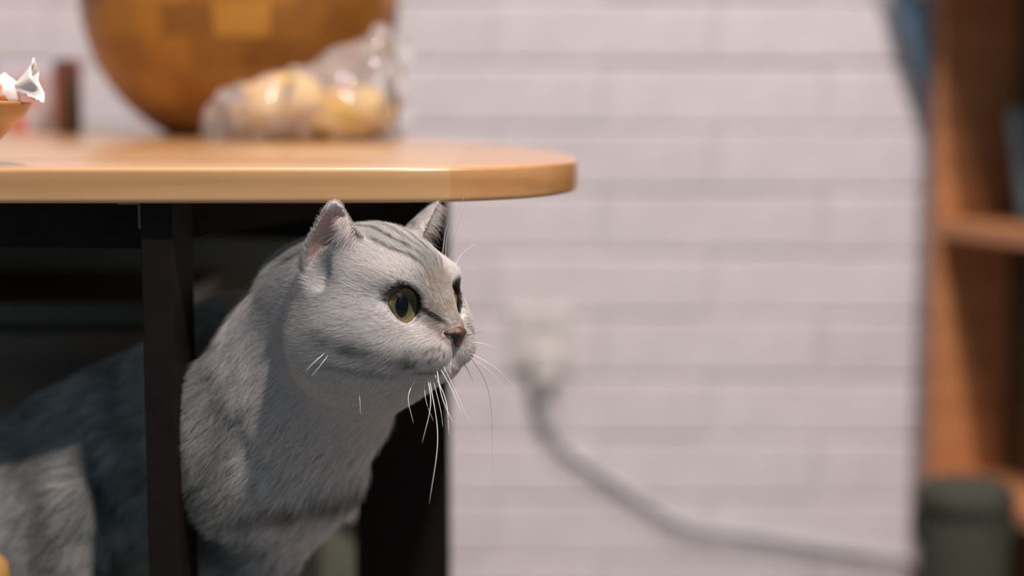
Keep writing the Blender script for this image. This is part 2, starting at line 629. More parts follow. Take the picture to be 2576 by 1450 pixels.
# bench the cat sits on
BZ = 0.40
bench = empty('bench', (-0.4, 1.166, 0))
tag(bench, 'low wooden bench under the table with a rounded corner post', 'bench')
for i in range(4):
    y0 = -0.115 + i * 0.0585
    box('slat', -0.28, 0.34, y0, y0 + 0.0555, BZ - 0.022, BZ, M['bench_wood'], bench, 0.003)
post_top = at(-4, 1404, 1.03)
px_ = at(-28, 1420, 1.03).x + 0.4
pr = 0.0095
prof = [(0.0005, 0.0), (pr, 0.0), (pr, post_top.z - 0.012)] + [(pr * math.cos(a), post_top.z - 0.012 + 0.012 * math.sin(a)) for a in (0.3, 0.6, 0.9, 1.2, 1.5)] + [(0.0003, post_top.z)]
obj('corner_post', lathe('corner_post', prof, 24), plain('post_wood', (0.42, 0.22, 0.07), 0.5, 0.2, 60), bench, (px_, 1.0408 - 1.166, 0))
for (x, y) in ((-0.25, 0.09), (0.31, -0.09), (0.31, 0.09), (-0.25, -0.09)):
    box('leg', x - 0.018, x + 0.018, y - 0.018, y + 0.018, 0.0, BZ - 0.0225, M['bench_wood'], bench, 0.002)

# ------------------------------------------------------------------ grey bag behind the far leg
def rounded_bag(name, w_, d_, h_, mat_, taper=0.8, wob=0.006, seed=1, power=2.6):
    rg = np.random.default_rng(seed)
    n, m = 40, 22
    vs, fs = [], []
    ph = rg.uniform(0, 6.28, 6)
    for k in range(m + 1):
        t = k / m
        z = h_ * t
        s = (1 - t ** 6) ** 0.5 if t < 1 else 0.0
        s = max(s, 0.002)
        s *= (1 - (1 - taper) * t)
        if t < 0.08: s *= 0.86 + 0.14 * (t / 0.08) ** 0.5
        for i in range(n):
            a = 2 * math.pi * i / n
            c_, s_ = math.cos(a), math.sin(a)
            x = math.copysign(abs(c_) ** (2 / power), c_) * w_ / 2 * s
            y = math.copysign(abs(s_) ** (2 / power), s_) * d_ / 2 * s
            q = wob * s * (math.sin(3 * a + ph[0] + 4 * t) + 0.6 * math.sin(7 * a + ph[1] - 6 * t) + 0.5 * math.sin(11 * t + ph[2] + 2 * a))
            vs.append((x + q * c_, y + q * s_, z))
    for k in range(m):
        for i in range(n):
            j = (i + 1) % n
            fs.append((k * n + i, k * n + j, (k + 1) * n + j, (k + 1) * n + i))
    fs.append(tuple(range(n - 1, -1, -1)))
    fs.append(tuple(m * n + i for i in range(n)))
    return mesh(name, vs, fs, True)


apx = at(806, 1334, 1.86)
bag = empty('shoulder_bag', (apx.x - 0.02, 1.95, 0), 0.25)
tag(bag, 'grey-green cloth bag with black trim on the floor behind the cat', 'bag')
bh = apx.z - 0.004
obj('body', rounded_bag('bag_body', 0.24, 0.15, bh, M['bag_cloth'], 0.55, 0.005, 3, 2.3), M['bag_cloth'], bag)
hp = [(0.105 * math.cos(a), 0.0, bh * 0.55 + bh * 0.44 * math.sin(a) + 0.004) for a in np.linspace(-0.2, math.pi + 0.2, 24)]
obj('trim', tube('trim', [(x * 0.9, y - 0.012, z) for x, y, z in hp], 0.011, 8), M['black_plastic'], bag)

# ------------------------------------------------------------------ bookcase
BY = 2.305
bf = at(2338, 600, BY)
ang = math.atan2(0.34, 0.94)          # local +x goes into the case, local -y runs along the front towards the camera
case = empty('bookcase', (bf.x, BY, 0), ang)
tag(case, 'orange-brown wooden bookcase with open shelves beside the brick wall', 'bookcase')
ZB = [at(2345, 1192, BY).z, at(2345, 548, BY).z]
ZB = [0.03, ZB[0], ZB[1], ZB[1] + (ZB[1] - ZB[0]), ZB[1] + 2 * (ZB[1] - ZB[0])]
DEP, LEN = 0.125, 0.80
box('side_panel', 0.0, DEP, -0.022, 0.0, 0.0, ZB[3], M['shelf_wood'], case)
box('side_panel', 0.0, DEP, -LEN, -LEN + 0.022, 0.0, ZB[3], M['shelf_wood'], case)
box('back_panel', DEP - 0.008, DEP, -LEN + 0.0225, -0.0225, 0.0, ZB[3], plain('case_back', (0.085, 0.06, 0.03), 0.6, 0.1), case)
for z in ZB[:4]:
    box('shelf', -0.046 if z == ZB[3] else 0.0, DEP - 0.0085, -LEN + 0.0225, -0.0225, z - 0.024, z, M['shelf_wood'], case)  # top shelf juts forward out of view, shaped to shade the compartment below

box('shade_overhang', -0.046, DEP - 0.0085, -LEN, 0.0, ZB[3] + 0.0005, ZB[4] + 0.1, M['shelf_wood'], case)  # unseen overhanging block, added so its shade falls on the upper compartment

# leaning blue-grey book
bk = empty('book', (0, 0, 0))
lp = Matrix.Translation((bf.x, BY, 0)) @ Matrix.Rotation(ang, 4, 'Z')
bk.matrix_world = lp @ Matrix.Translation((0.058, -0.15, ZB[2] + 0.0065)) @ Matrix.Rotation(-0.26, 4, 'X')
tag(bk, 'blue-grey hardback book leaning on the bookcase shelf', 'book')
for s in (0, 1):
    box('cover', 0.0, 0.05, 0.0 + s * 0.022, 0.003 + s * 0.022, 0.0, 0.15, M['book_blue'], bk, 0.0005)
box('spine', -0.003, -0.0002, 0.0, 0.025, 0.0, 0.15, M['book_blue'], bk, 0.0008)
box('pages', 0.0, 0.047, 0.0034, 0.0216, 0.003, 0.147, M['paper'], bk, 0.0003)

# dark green storage bin at the foot of the bookcase
gb = at(2405, 1240, 2.05)
binp = empty('storage_bin', (gb.x + 0.012, 2.05, 0), -0.1)
tag(binp, 'dark green fabric bin on the floor in front of the bookcase', 'bin')
bt = at(2405, 1262, 2.0).z
prof = [(0.001, 0.0), (0.046, 0.0), (0.053, bt * 0.5), (0.059, bt - 0.004), (0.0575, bt), (0.055, bt - 0.004), (0.05, bt * 0.5), (0.043, 0.006), (0.001, 0.006)]
obj('basket', lathe('basket', prof, 40), M['bin_cloth'], binp)
obj('rim_band', lathe('rim_band', [(0.0595, bt - 0.02), (0.062, bt - 0.018), (0.0622, bt - 0.002), (0.0598, bt + 0.002)], 40), M['bin_cloth'], binp)
for s in (-1, 1):
    obj('handle', tube('handle', [(s * 0.059, 0.02 * math.cos(a) * 1.0, bt - 0.03 - 0.03 * math.sin(a)) for a in np.linspace(0, math.pi, 10)], 0.004, 6), M['bin_cloth'], binp)

obj('lid', lathe('lid', [(0.0575, bt - 0.003), (0.0585, bt + 0.004), (0.05, bt + 0.012), (0.03, bt + 0.016), (0.001, bt + 0.017)], 40), M['bin_cloth'], binp)

# blue cloth hanging from a peg on the wall beside the bookcase
def hanging_cloth():
    Yc = 2.31
    t = empty('hanging_cloth', at(2232, 0, Yc))
    tag(t, 'blue cloth hanging in a point at the left of the top of the bookcase', 'cloth')
    base = t.location
    L = [(2208, -260), (2220, -120), (2232, -62), (2252, 0), (2270, 80), (2296, 150), (2318, 205), (2336, 245)]
    Rr = [(2246, -260), (2248, -120), (2250, -62), (2328, 0), (2333, 80), (2334, 150), (2334, 205), (2335, 247)]
    n = 14
    vs, fs = [], []
    for side in (0, 1):
        for k, (a, b) in enumerate(zip(L, Rr)):
            for i in range(n + 1):
                u = i / n
                p = at(a[0] + (b[0] - a[0]) * u, a[1] + (b[1] - a[1]) * u, Yc)
                wv = 0.010 * math.sin(u * 13 + k * 0.25) * (1 - k / 7.5)
                vs.append((p.x - base.x, wv - 0.004 + side * 0.002, p.z - base.z))
    rws = len(L)
    for side in (0, 1):
        o_ = side * rws * (n + 1)
        for k in range(rws - 1):
            for i in range(n):
                q = (o_ + k * (n + 1) + i, o_ + k * (n + 1) + i + 1, o_ + (k + 1) * (n + 1) + i + 1, o_ + (k + 1) * (n + 1) + i)
                fs.append(q if side == 0 else q[::-1])
    S = rws * (n + 1)
    for k in range(rws - 1):
        for i in (0, n):
            a_, b_ = k * (n + 1) + i, (k + 1) * (n + 1) + i
            fs.append((a_, b_, b_ + S, a_ + S))
    obj('fabric', mesh('fabric', vs, fs, True), M['blue_cloth'], t)
    zt = at(2232, -262, Yc).z - base.z
    obj('peg', tube('peg', [(0.0, 0.05, zt + 0.004), (0.0, -0.012, zt + 0.004), (0.0, -0.018, zt + 0.012)], 0.005, 10), M['white_plastic'], t)


hanging_cloth()

# ------------------------------------------------------------------ wall socket, plug and cable
sk = at(1360, 850, WALL_Y)
sock = empty('wall_socket', (sk.x, WALL_Y - 0.0015, sk.z))
tag(sock, 'white wall socket plate on the brick wall', 'socket')
box('plate', -0.043, 0.043, -0.010, 0.0, -0.043, 0.043, M['white_plastic'], sock, 0.003)
for (x, z, a) in ((0.0, 0.022, 0), (-0.009, 0.008, 0.5), (0.009, 0.008, -0.5)):
    hb = box('slot', -0.001, 0.001, -0.0103, -0.0095, -0.004, 0.004, M['black_plastic'], sock, 0.0)
    hb.location = (x, 0, z)
    hb.rotation_euler = (0, a, 0)
pk = at(1372, 915, WALL_Y)
plug = empty('power_plug', (pk.x, WALL_Y - 0.0120, pk.z))
tag(plug, 'white plug with grey cable trailing down the brick wall', 'plug')
box('plug_body', -0.020, 0.022, -0.020, 0.0, -0.026, 0.026, M['white_plastic'], plug, 0.006, 3)
cpts = [(1352, 962), (1354, 985), (1362, 1020), (1385, 1075), (1425, 1130), (1520, 1195), (1620, 1260), (1690, 1305), (1760, 1330), (1900, 1346), (2050, 1372),
        (2180, 1392), (2300, 1405), (2420, 1412)]
ys = [-0.018, -0.02, -0.02, -0.016] + [-0.008] * 10
cw = []
for (x, y), dy in zip(cpts, ys):
    p = at(x, y, WALL_Y + dy - 0.004)
    cw.append((p.x - pk.x, p.y - (WALL_Y - 0.012), p.z - pk.z))
obj('strain_relief', tube('strain_relief', [(cw[0][0], cw[0][1] + 0.012, cw[0][2] + 0.012), cw[0], cw[1], cw[2]], [0.009, 0.009, 0.0075, 0.006], 10), M['cable_grey'], plug)
obj('cable', tube('cable', catmull(cw, 8), 0.0050, 8), M['cable_grey'], plug)

# ------------------------------------------------------------------ things on the table
# big wooden bowl
BR = 0.167 * TS
YW = 1.79 * TS
bc = at(607, -10, YW)
bowl_c = bc.z - TOP_Z
prof = [(0.001, 0.0)]
foot = math.sqrt(BR ** 2 - bowl_c ** 2)
prof.append((foot * 0.97, 0.0))
a0 = math.asin(-bowl_c / BR)
a1 = math.radians(13)
for k in range(40):
    a = a0 + (a1 - a0) * k / 39
    prof.append((BR * math.cos(a), bowl_c + BR * math.sin(a)))
zt = prof[-1][1]
prof += [(prof[-1][0] - 0.004, zt + 0.004), (prof[-1][0] - 0.009, zt + 0.001)]
for k in range(24):
    a = a1 - 0.03 + (math.radians(-82) - a1) * k / 23
    prof.append(((BR - 0.012) * math.cos(a), bowl_c + (BR - 0.012) * math.sin(a) + 0.002))
prof.append((0.001, prof[-1][1]))
bowl = obj('salad_bowl', lathe('salad_bowl', prof, 96), M['bowl'], None, (bc.x, YW, TOP_Z + 0.0003), (0, 0, 0.4))
tag(bowl, 'large round wooden bowl of glued brown blocks on the table', 'bowl')

# slim drink can
cb = on_plane(166, 337, TOP_Z)
can = empty('drink_can', (cb.x, cb.y + 0.012, TOP_Z + 0.0003))
tag(can, 'slim dark green and red can on the table left of the big bowl', 'can')
kk = NT('can_print')
tc = kk.n('ShaderNodeTexCoord'); sp = kk.n('ShaderNodeSeparateXYZ'); kk.l(tc.outputs['Object'], sp.inputs[0])
wv = kk.n('ShaderNodeTexNoise'); wv.inputs['Scale'].default_value = 45; wv.inputs['Detail'].default_value = 1
mp = kk.n('ShaderNodeMapping'); mp.inputs['Scale'].default_value = (1, 1, 0.25); mp.inputs['Location'].default_value = (0.3, 0.13, 0.2)
kk.l(tc.outputs['Object'], mp.inputs[0]); kk.l(mp.outputs[0], wv.inputs['Vector'])
kk.l(kk.ramp(wv.outputs['Fac'], [(0.34, (0.10, 0.115, 0.065)), (0.44, (0.19, 0.10, 0.07)), (0.54, (0.5, 0.075, 0.04))]), kk.b.inputs['Base Color'])
kk.b.inputs['Roughness'].default_value = 0.45
r = 0.0145
ch = 0.079
obj('can_body', lathe('can_body', [(0.001, 0.002), (r * 0.8, 0.0), (r, 0.005), (r, ch - 0.008), (r * 0.86, ch - 0.001)], 32), kk.m, can)
lid = obj('can_lid', lathe('can_lid', [(r * 0.86, ch - 0.001), (r * 0.88, ch), (r * 0.82, ch + 0.0005), (r * 0.8, ch - 0.002), (0.001, ch - 0.002)], 32),
          plain('can_lid_green', (0.07, 0.10, 0.06), 0.35, 0.1), can)

# printed carton behind the small bowl
cp = on_plane(86, 331, TOP_Z)
carton = empty('snack_carton', (cp.x - 0.006, 1.97 * TS, TOP_Z + 0.0003), 0.06)
tag(carton, 'small white carton with coral-pink print beside the slim can', 'carton')
WX, HZ, DY = 0.030, 0.066, 0.022
box('box', -WX, WX, -DY, DY, 0.0, HZ, plain('carton_white', (0.52, 0.43, 0.43), 0.6, 0.04), carton, 0.001)
box('printed_panel', 0.002, 0.019, -DY - 0.0006, -DY - 0.0001, 0.033, 0.064, plain('coral_print', (0.74, 0.22, 0.15), 0.6, 0.08), carton, 0.0)
box('red_corner', -0.014, 0.003, -DY - 0.0006, -DY - 0.0001, 0.003, 0.017, plain('red_print', (0.62, 0.04, 0.02), 0.6, 0.08), carton, 0.0)
box('top_flap', -WX + 0.001, WX - 0.001, -0.001, 0.001, HZ, HZ + 0.012, plain('flap_lilac', (0.55, 0.53, 0.6), 0.6, 0.04), carton, 0.0005)


# crumpled clear bag with two yellow cakes inside
def vnoise(p, seed=0):
    """smooth value noise, p (N,3) -> (N,) in -1..1"""
    p = np.asarray(p, float)
    i = np.floor(p).astype(np.int64)
    f = p - i
    f = f * f * (3 - 2 * f)
    def h(ix, iy, iz):
        n_ = (ix * 374761393 + iy * 668265263 + iz * 2147483647 + seed * 1274126177) & 0xFFFFFFFF
        n_ = ((n_ ^ (n_ >> 13)) * 1274126177) & 0xFFFFFFFF
        n_ = n_ ^ (n_ >> 16)
        return (n_ & 0xFFFF) / 32767.5 - 1.0
    r = 0
    for dx in (0, 1):
        for dy in (0, 1):
            for dz in (0, 1):
                wgt = (f[:, 0] if dx else 1 - f[:, 0]) * (f[:, 1] if dy else 1 - f[:, 1]) * (f[:, 2] if dz else 1 - f[:, 2])
                r = r + wgt * h(i[:, 0] + dx, i[:, 1] + dy, i[:, 2] + dz)
    return r


bl = on_plane(540, 352, TOP_Z)
YB = 1.555 * TS
left, right = at(525, 340, YB), at(1008, 340, YB)
bagf = empty('snack_bag', ((left.x + right.x) / 2, YB, TOP_Z + 0.0005))
tag(bagf, 'crumpled clear plastic snack bag on the table in front of the big bowl', 'bag')
W2 = (right.x - left.x) / 2
nu, nv = 46, 34
us = np.linspace(0, 1, nu)
hts = np.interp(us, [0, 0.08, 0.3, 0.55, 0.75, 0.9, 0.97, 1.0], [0.03, 0.046, 0.058, 0.072, 0.088, 0.106, 0.10, 0.07])
vs = []
for u, h_ in zip(us, hts):
    for i in range(nv):
        a = 2 * math.pi * i / nv
        v = 0.5 * (1 - math.cos(a))
        end = min(1, 6 * u, 8 * (1 - u) + 0.08)
        dep = 0.036 * math.sin(a) * (1 - 0.8 * v ** 0.7) * (0.35 + 0.65 * end) * 1.6
        vs.append((-W2 + 2 * W2 * u, dep - 0.01 * v, max(0.0, h_ * v)))
vs = np.array(vs)
d = np.stack([vnoise(vs * 55, s) for s in (1, 2, 3)], 1) * 0.0065 + np.stack([vnoise(vs * 120, s) for s in (4, 5, 6)], 1) * 0.003
vs = vs + d
vs[:, 2] = np.maximum(vs[:, 2], 0.0004)
fs = []
for k in range(nu - 1):
    for i in range(nv):
        j = (i + 1) % nv
        fs.append((k * nv + i, k * nv + j, (k + 1) * nv + j, (k + 1) * nv + i))
obj('film', mesh('film', vs, fs, True), M['film'], bagf)
fin = []
ff = []
for k in range(16):
    for i in range(2):
        u = k / 15
        p = at(1003 - 6 * math.sin(u * 3), 90 + 220 * u, YB) if i == 0 else at(1030 + 12 * math.sin(u * 9), 100 + 212 * u, YB - 0.004)
        fin.append((p.x - bagf.location.x, p.y - YB + 0.004 * math.sin(u * 17) + (0.0), p.z - TOP_Z))
for k in range(15):
    ff.append((2 * k, 2 * k + 1, 2 * k + 3, 2 * k + 2))
obj('crimped_end', mesh('crimped_end', fin, ff, True), M['film'], bagf)


def cake(px, py, w_, h_, tilt, label, seed):
    c = at(px, py, YB)
    bm = bmesh.new()
    bmesh.ops.create_uvsphere(bm, u_segments=36, v_segments=20, radius=1.0)
    co = np.array([v.co[:] for v in bm.verts])
    nz = 1 + 0.20 * vnoise(co * 2.0, seed) + 0.10 * vnoise(co * 4.5, seed + 9)
    for v, q in zip(bm.verts, nz):
        s = v.co * q
        v.co = Vector((math.copysign(abs(s.x) ** 0.85, s.x) * w_ / 2, s.y * 0.017, math.copysign(abs(s.z) ** 0.8, s.z) * h_ / 2))
    z = max(c.z, TOP_Z + 0.0015 + h_ / 2 * math.cos(tilt) + abs(math.sin(tilt)) * w_ * 0.36)
    o = obj('snack_cake', bm_mesh('snack_cake', bm, True), M['cake'], None, (c.x, YB - 0.004, z), (0.0, -tilt, 0))
    tag(o, label, 'cake', 'yellow cakes inside the clear bag')


kk = NT('yellow_cake')
tc = kk.n('ShaderNodeTexCoord'); nn = kk.n('ShaderNodeTexNoise'); nn.inputs['Scale'].default_value = 42; nn.inputs['Detail'].default_value = 3
kk.l(tc.outputs['Object'], nn.inputs['Vector'])
kk.l(kk.ramp(nn.outputs['Fac'], [(0.32, (0.58, 0.24, 0.015)), (0.48, (0.76, 0.44, 0.045)), (0.68, (0.84, 0.58, 0.13))]), kk.b.inputs['Base Color'])
kk.b.inputs['Roughness'].default_value = 0.6
kk.bump(nn.outputs['Fac'], 0.4, 0.002)
M['cake'] = kk.m
cake(706, 255, 0.080, 0.044, 0.20, 'yellow snack cake in the clear bag, the one nearer the bowl middle', 3)
cake(872, 290, 0.080, 0.044, 0.08, 'yellow snack cake in the clear bag, the one at its right end', 5)

# small wooden bowl with wrapped sweets at the left edge
YS = 1.03 * TS
sb = at(-108, 260, YS)
rim_z = sb.z - TOP_Z
RB = 0.0445 * TS
prof = [(0.001, 0.0), (0.0095, 0.0), (0.0105, 0.0015)]
for t, q in [(p_[0], p_[1]) for p_ in catmull([(0.26, 0.05), (0.42, 0.20), (0.60, 0.43), (0.78, 0.64), (0.90, 0.80), (1.0, 1.0)], 5)]:
    prof.append((RB * t, 0.0015 + (rim_z - 0.0015) * q))
prof += [(RB - 0.0015, rim_z + 0.0012), (RB - 0.003, rim_z)]
for k in range(12):
    t = 1 - k / 12
    prof.append((0.004 + (RB - 0.0075) * t ** 0.85, 0.006 + (rim_z - 0.007) * t ** 1.5))
prof.append((0.001, 0.006))
sbo = obj('snack_bowl', lathe('snack_bowl', prof, 64), wood('small_bowl_wood', (0.36, 0.15, 0.04), (0.47, 0.22, 0.07), (0.56, 0.29, 0.10), (25, 60, 120), 0.35, 0.2),
          None, (sb.x, YS, TOP_Z + 0.0003))
tag(sbo, 'small wooden bowl of wrapped sweets at the left end of the table', 'bowl')

kk = NT('sweet_wrapper')
tc = kk.n('ShaderNodeTexCoord'); nn = kk.n('ShaderNodeTexNoise'); nn.inputs['Scale'].default_value = 130; nn.inputs['Detail'].default_value = 2
kk.l(tc.outputs['Object'], nn.inputs['Vector'])
sp = kk.n('ShaderNodeSeparateXYZ'); kk.l(tc.outputs['Object'], sp.inputs[0])
ab = kk.n('ShaderNodeMath', operation='ABSOLUTE'); kk.l(sp.outputs[0], ab.inputs[0])
lt = kk.n('ShaderNodeMath', operation='LESS_THAN'); lt.inputs[1].default_value = 0.0085; kk.l(ab.outputs[0], lt.inputs[0])
ml = kk.n('ShaderNodeMath', operation='MULTIPLY'); kk.l(lt.outputs[0], ml.inputs[0]); kk.l(nn.outputs['Fac'], ml.inputs[1])
kk.l(kk.ramp(ml.outputs[0], [(0.44, (0.80, 0.73, 0.70)), (0.52, (0.78, 0.27, 0.10)), (0.66, (0.68, 0.20, 0.06))]), kk.b.inputs['Base Color'])
kk.b.inputs['Roughness'].default_value = 0.3
kk.b.inputs['Subsurface Weight'].default_value = 0.15
kk.b.inputs['Subsurface Radius'].default_value = (0.002, 0.001, 0.001)
M['wrapper'] = kk.m


def sweet(loc, rot, label, seed, s=1.0):
    """twist-wrapped sweet: body with a fanned twist at each end"""
    t = empty('wrapped_sweet', loc)
    t.rotation_euler = rot
    tag(t, label, 'sweet', 'wrapped sweets in the small bowl')
    n, vs, fs = 28, [], []
    prof = [(-0.0118, 0.002), (-0.011, 0.005), (-0.008, 0.0082), (-0.003, 0.0098), (0.003, 0.0098), (0.008, 0.0082), (0.011, 0.005), (0.0118, 0.002)]
    for x, r in prof:
        for i in range(n):
            a = 2 * math.pi * i / n
            vs.append((x, r * math.cos(a), r * math.sin(a)))
    vs = np.array(vs)
    vs += np.stack([vnoise(vs * 260, seed + q) for q in range(3)], 1) * 0.0011
    for k in range(len(prof) - 1):
        for i in range(n):
            j = (i + 1) % n
            fs.append((k * n + i, k * n + j, (k + 1) * n + j, (k + 1) * n + i))
    fs.append(tuple(range(n - 1, -1, -1)))
    fs.append(tuple((len(prof) - 1) * n + i for i in range(n)))
    o = obj('wrapped_body', mesh('wrapped_body', vs * s, fs, True), M['wrapper'], t)
    for sg in (-1, 1):
        v2, f2 = [], []
        for k in range(7):
            q = k / 6
            x = sg * (0.0114 + 0.0125 * q)
            for i in range(n):
                a = 2 * math.pi * i / n
                pl = 1 + 0.16 * q * math.sin(7 * a + seed)
                v2.append((x + 0.001 * math.sin(3 * a + seed), (0.002 + 0.0092 * q) * pl * math.cos(a), (0.0018 + 0.0022 * q) * pl * math.sin(a) + 0.0016 * q * math.sin(4 * a + seed)))
        for k in range(6):
            for i in range(n):
                j = (i + 1) % n
                f2.append((k * n + i, k * n + j, (k + 1) * n + j, (k + 1) * n + i))
        m2 = mesh('twist_end', np.array(v2) * s, f2, True)
        e = obj('twist_end', m2, M['wrapper'], t)
        sd = e.modifiers.new('thickness', 'SOLIDIFY'); sd.thickness = 0.0003
    return t


p = at(4, 236, YS)
sweet((p.x, YS - 0.008, p.z), (1.3, -0.28, -0.2), 'white wrapped sweet with orange print at the right rim of the small bowl', 2, 1.12)
q = at(-120, 225, YS)
sweet((q.x, YS + 0.015, q.z), (1.0, 0.1, 0.9), 'white wrapped sweet in the middle of the small bowl, beyond the frame edge', 11)
q = at(-190, 246, YS)
sweet((q.x, YS, q.z), (0.4, 0.2, 2.2), 'white wrapped sweet at the far left of the small bowl', 17)

# ------------------------------------------------------------------ the cat
# body surface: smooth blend of implicit volumes, meshed with surface nets, then furred strand by strand
HS = 1.02      # head size
YAW, ROLL, PIT = math.radians(41.5), math.radians(2.0), math.radians(-1.0)
_e = at(1079, 757, 0.930)
HR = (Matrix.Rotation(-YAW, 3, 'Z') @ Matrix.Rotation(PIT, 3, 'Y') @ Matrix.Rotation(-ROLL, 3, 'X'))
HO = Vector(_e) - HR @ Vector((0.0329, 0, 0.0055))
HRn = np.array(HR)
HOn = np.array(HO)


def to_head(P):
    return (P - HOn) @ HRn * (1000.0 / HS)          # mm, x forward, y cat's left, z up


def from_head(q):
    return (np.asarray(q, float) * (HS / 1000.0)) @ HRn.T + HOn


def ell(P, c, r):
    q = P - np.asarray(c)
    r = np.asarray(r, float)
    k0 = np.sqrt(((q / r) ** 2).sum(1)) + 1e-9
    k1 = np.sqrt(((q / (r * r)) ** 2).sum(1)) + 1e-12
    return k0 * (k0 - 1) / k1


def cone(P, a, b, ra, rb):
    a, b = np.asarray(a, float), np.asarray(b, float)
    ba = b - a
    t = np.clip(((P - a) @ ba) / (ba @ ba), 0, 1)
    return np.sqrt(((P - a - t[:, None] * ba) ** 2).sum(1)) - (ra + (rb - ra) * t)


def smin(a, b, k):
    h = np.clip(0.5 + 0.5 * (b - a) / k, 0, 1)
    return b + (a - b) * h - k * h * (1 - h)


def smax(a, b, k):
    return -smin(-a, -b, k)


EYE_R = 12.0
EYE_C = {s: np.array((22.6, s * 16.2, 3.6)) for s in (-1, 1)}
EYE_D = {s: np.array((math.cos(math.radians(9.0)), s * math.sin(math.radians(9.0)), -0.02)) for s in (-1, 1)}
# lid opening in eye coordinates (u towards the nose, v up), mm
LID = 1.09 * np.array([(-10.3, 3.2), (-6.5, 6.8), (-1.5, 9.6), (4.0, 9.6), (7.4, 6.2), (8.6, 0.2), (9.6, -5.6), (6.8, -8.4), (3.5, -10.3), (-2.0, -9.6), (-6.6, -5.2), (-9.4, -0.6)])


def eye_axes(s):
    d = EYE_D[s] / np.linalg.norm(EYE_D[s])
    u = np.cross((0, 0, 1.0), d) * s * -1.0    # towards the nose
    u /= np.linalg.norm(u)
    v = np.cross(d, u) * (-s) * -1.0
    v = np.array((0, 0, 1.0)) - d * d[2]
    v /= np.linalg.norm(v)
    return d, u, v


LIDP = {}
for s in (-1, 1):
    d, u, v = eye_axes(s)
    cc = np.array(catmull(LID, 3, True))
    rr = np.minimum(np.hypot(cc[:, 0], cc[:, 1]), 12.2)
    w_ = np.sqrt(np.maximum((EYE_R + 0.7) ** 2 - rr ** 2, 6.0))
    LIDP[s] = EYE_C[s] + cc[:, :1] * u + cc[:, 1:2] * v + w_[:, None] * d

# ears
EAR = {-1: dict(inner=(4, -17, 39), outer=(-24, -37, 9), tip=(-3, -39, 60.5)),
       1: dict(inner=(7, 18, 38), outer=(-24, 36, 12), tip=(3, 38.5, 62))}
for s, e in EAR.items():
    i_, o_, t_ = (np.array(e[k], float) for k in ('inner', 'outer', 'tip'))
    C = (i_ + o_) / 2
    ev = t_ - C
    e['H'] = np.linalg.norm(ev)
    ev /= e['H']
    eu = o_ - i_
    eu -= ev * (eu @ ev)
    eu /= np.linalg.norm(eu)
    ew = np.cross(eu, ev)
    if ew[0] < 0: ew = -ew
    e.update(C=C, ev=ev, eu=eu, ew=ew)
EV = np.array([-24, -16, -8, 0, 8, 14, 20, 27, 34, 39, 42.5, 44.5])
EI = np.array([-16, -17, -18, -18.5, -18.5, -17.0, -12.5, -9.0, -6.8, -5.2, -3.4, -0.6])
EOo = np.array([6, 13, 18.5, 20.8, 20.8, 19.2, 16.6, 12.6, 8.4, 5.2, 2.8, 0.6])


def ear_uvw(q, s):
    e = EAR[s]
    p = q - e['C']
    return p @ e['eu'], p @ e['ev'] * (44.5 / e['H']), p @ e['ew']


def ear_mid(u, v):
    ui, uo = np.interp(v, EV, EI), np.interp(v, EV, EOo)
    sc = np.clip((2 * u - ui - uo) / (uo - ui), -1.2, 1.2)
    D = np.interp(v, [-24, 0, 14, 30, 44], [13, 12.5, 10.5, 5.5, 0.5])
    return -D * (1 - np.abs(sc) ** 2.2) + 1.0 * np.clip(v / 44, 0, 1), ui, uo, sc


def ear_sdf(q, s):
    u, v, w_ = ear_uvw(q, s)
    wm, ui, uo, sc = ear_mid(u, v)
    th = np.interp(v, [-20, 10, 44], [2.2, 1.5, 1.1])
    a = np.abs(w_ - wm) * 0.82 - th
    b = np.maximum(ui - u, u - uo) * 0.85
    return smax(smax(a, b, 1.4), np.maximum(v - 44.0, -22 - v), 1.5)


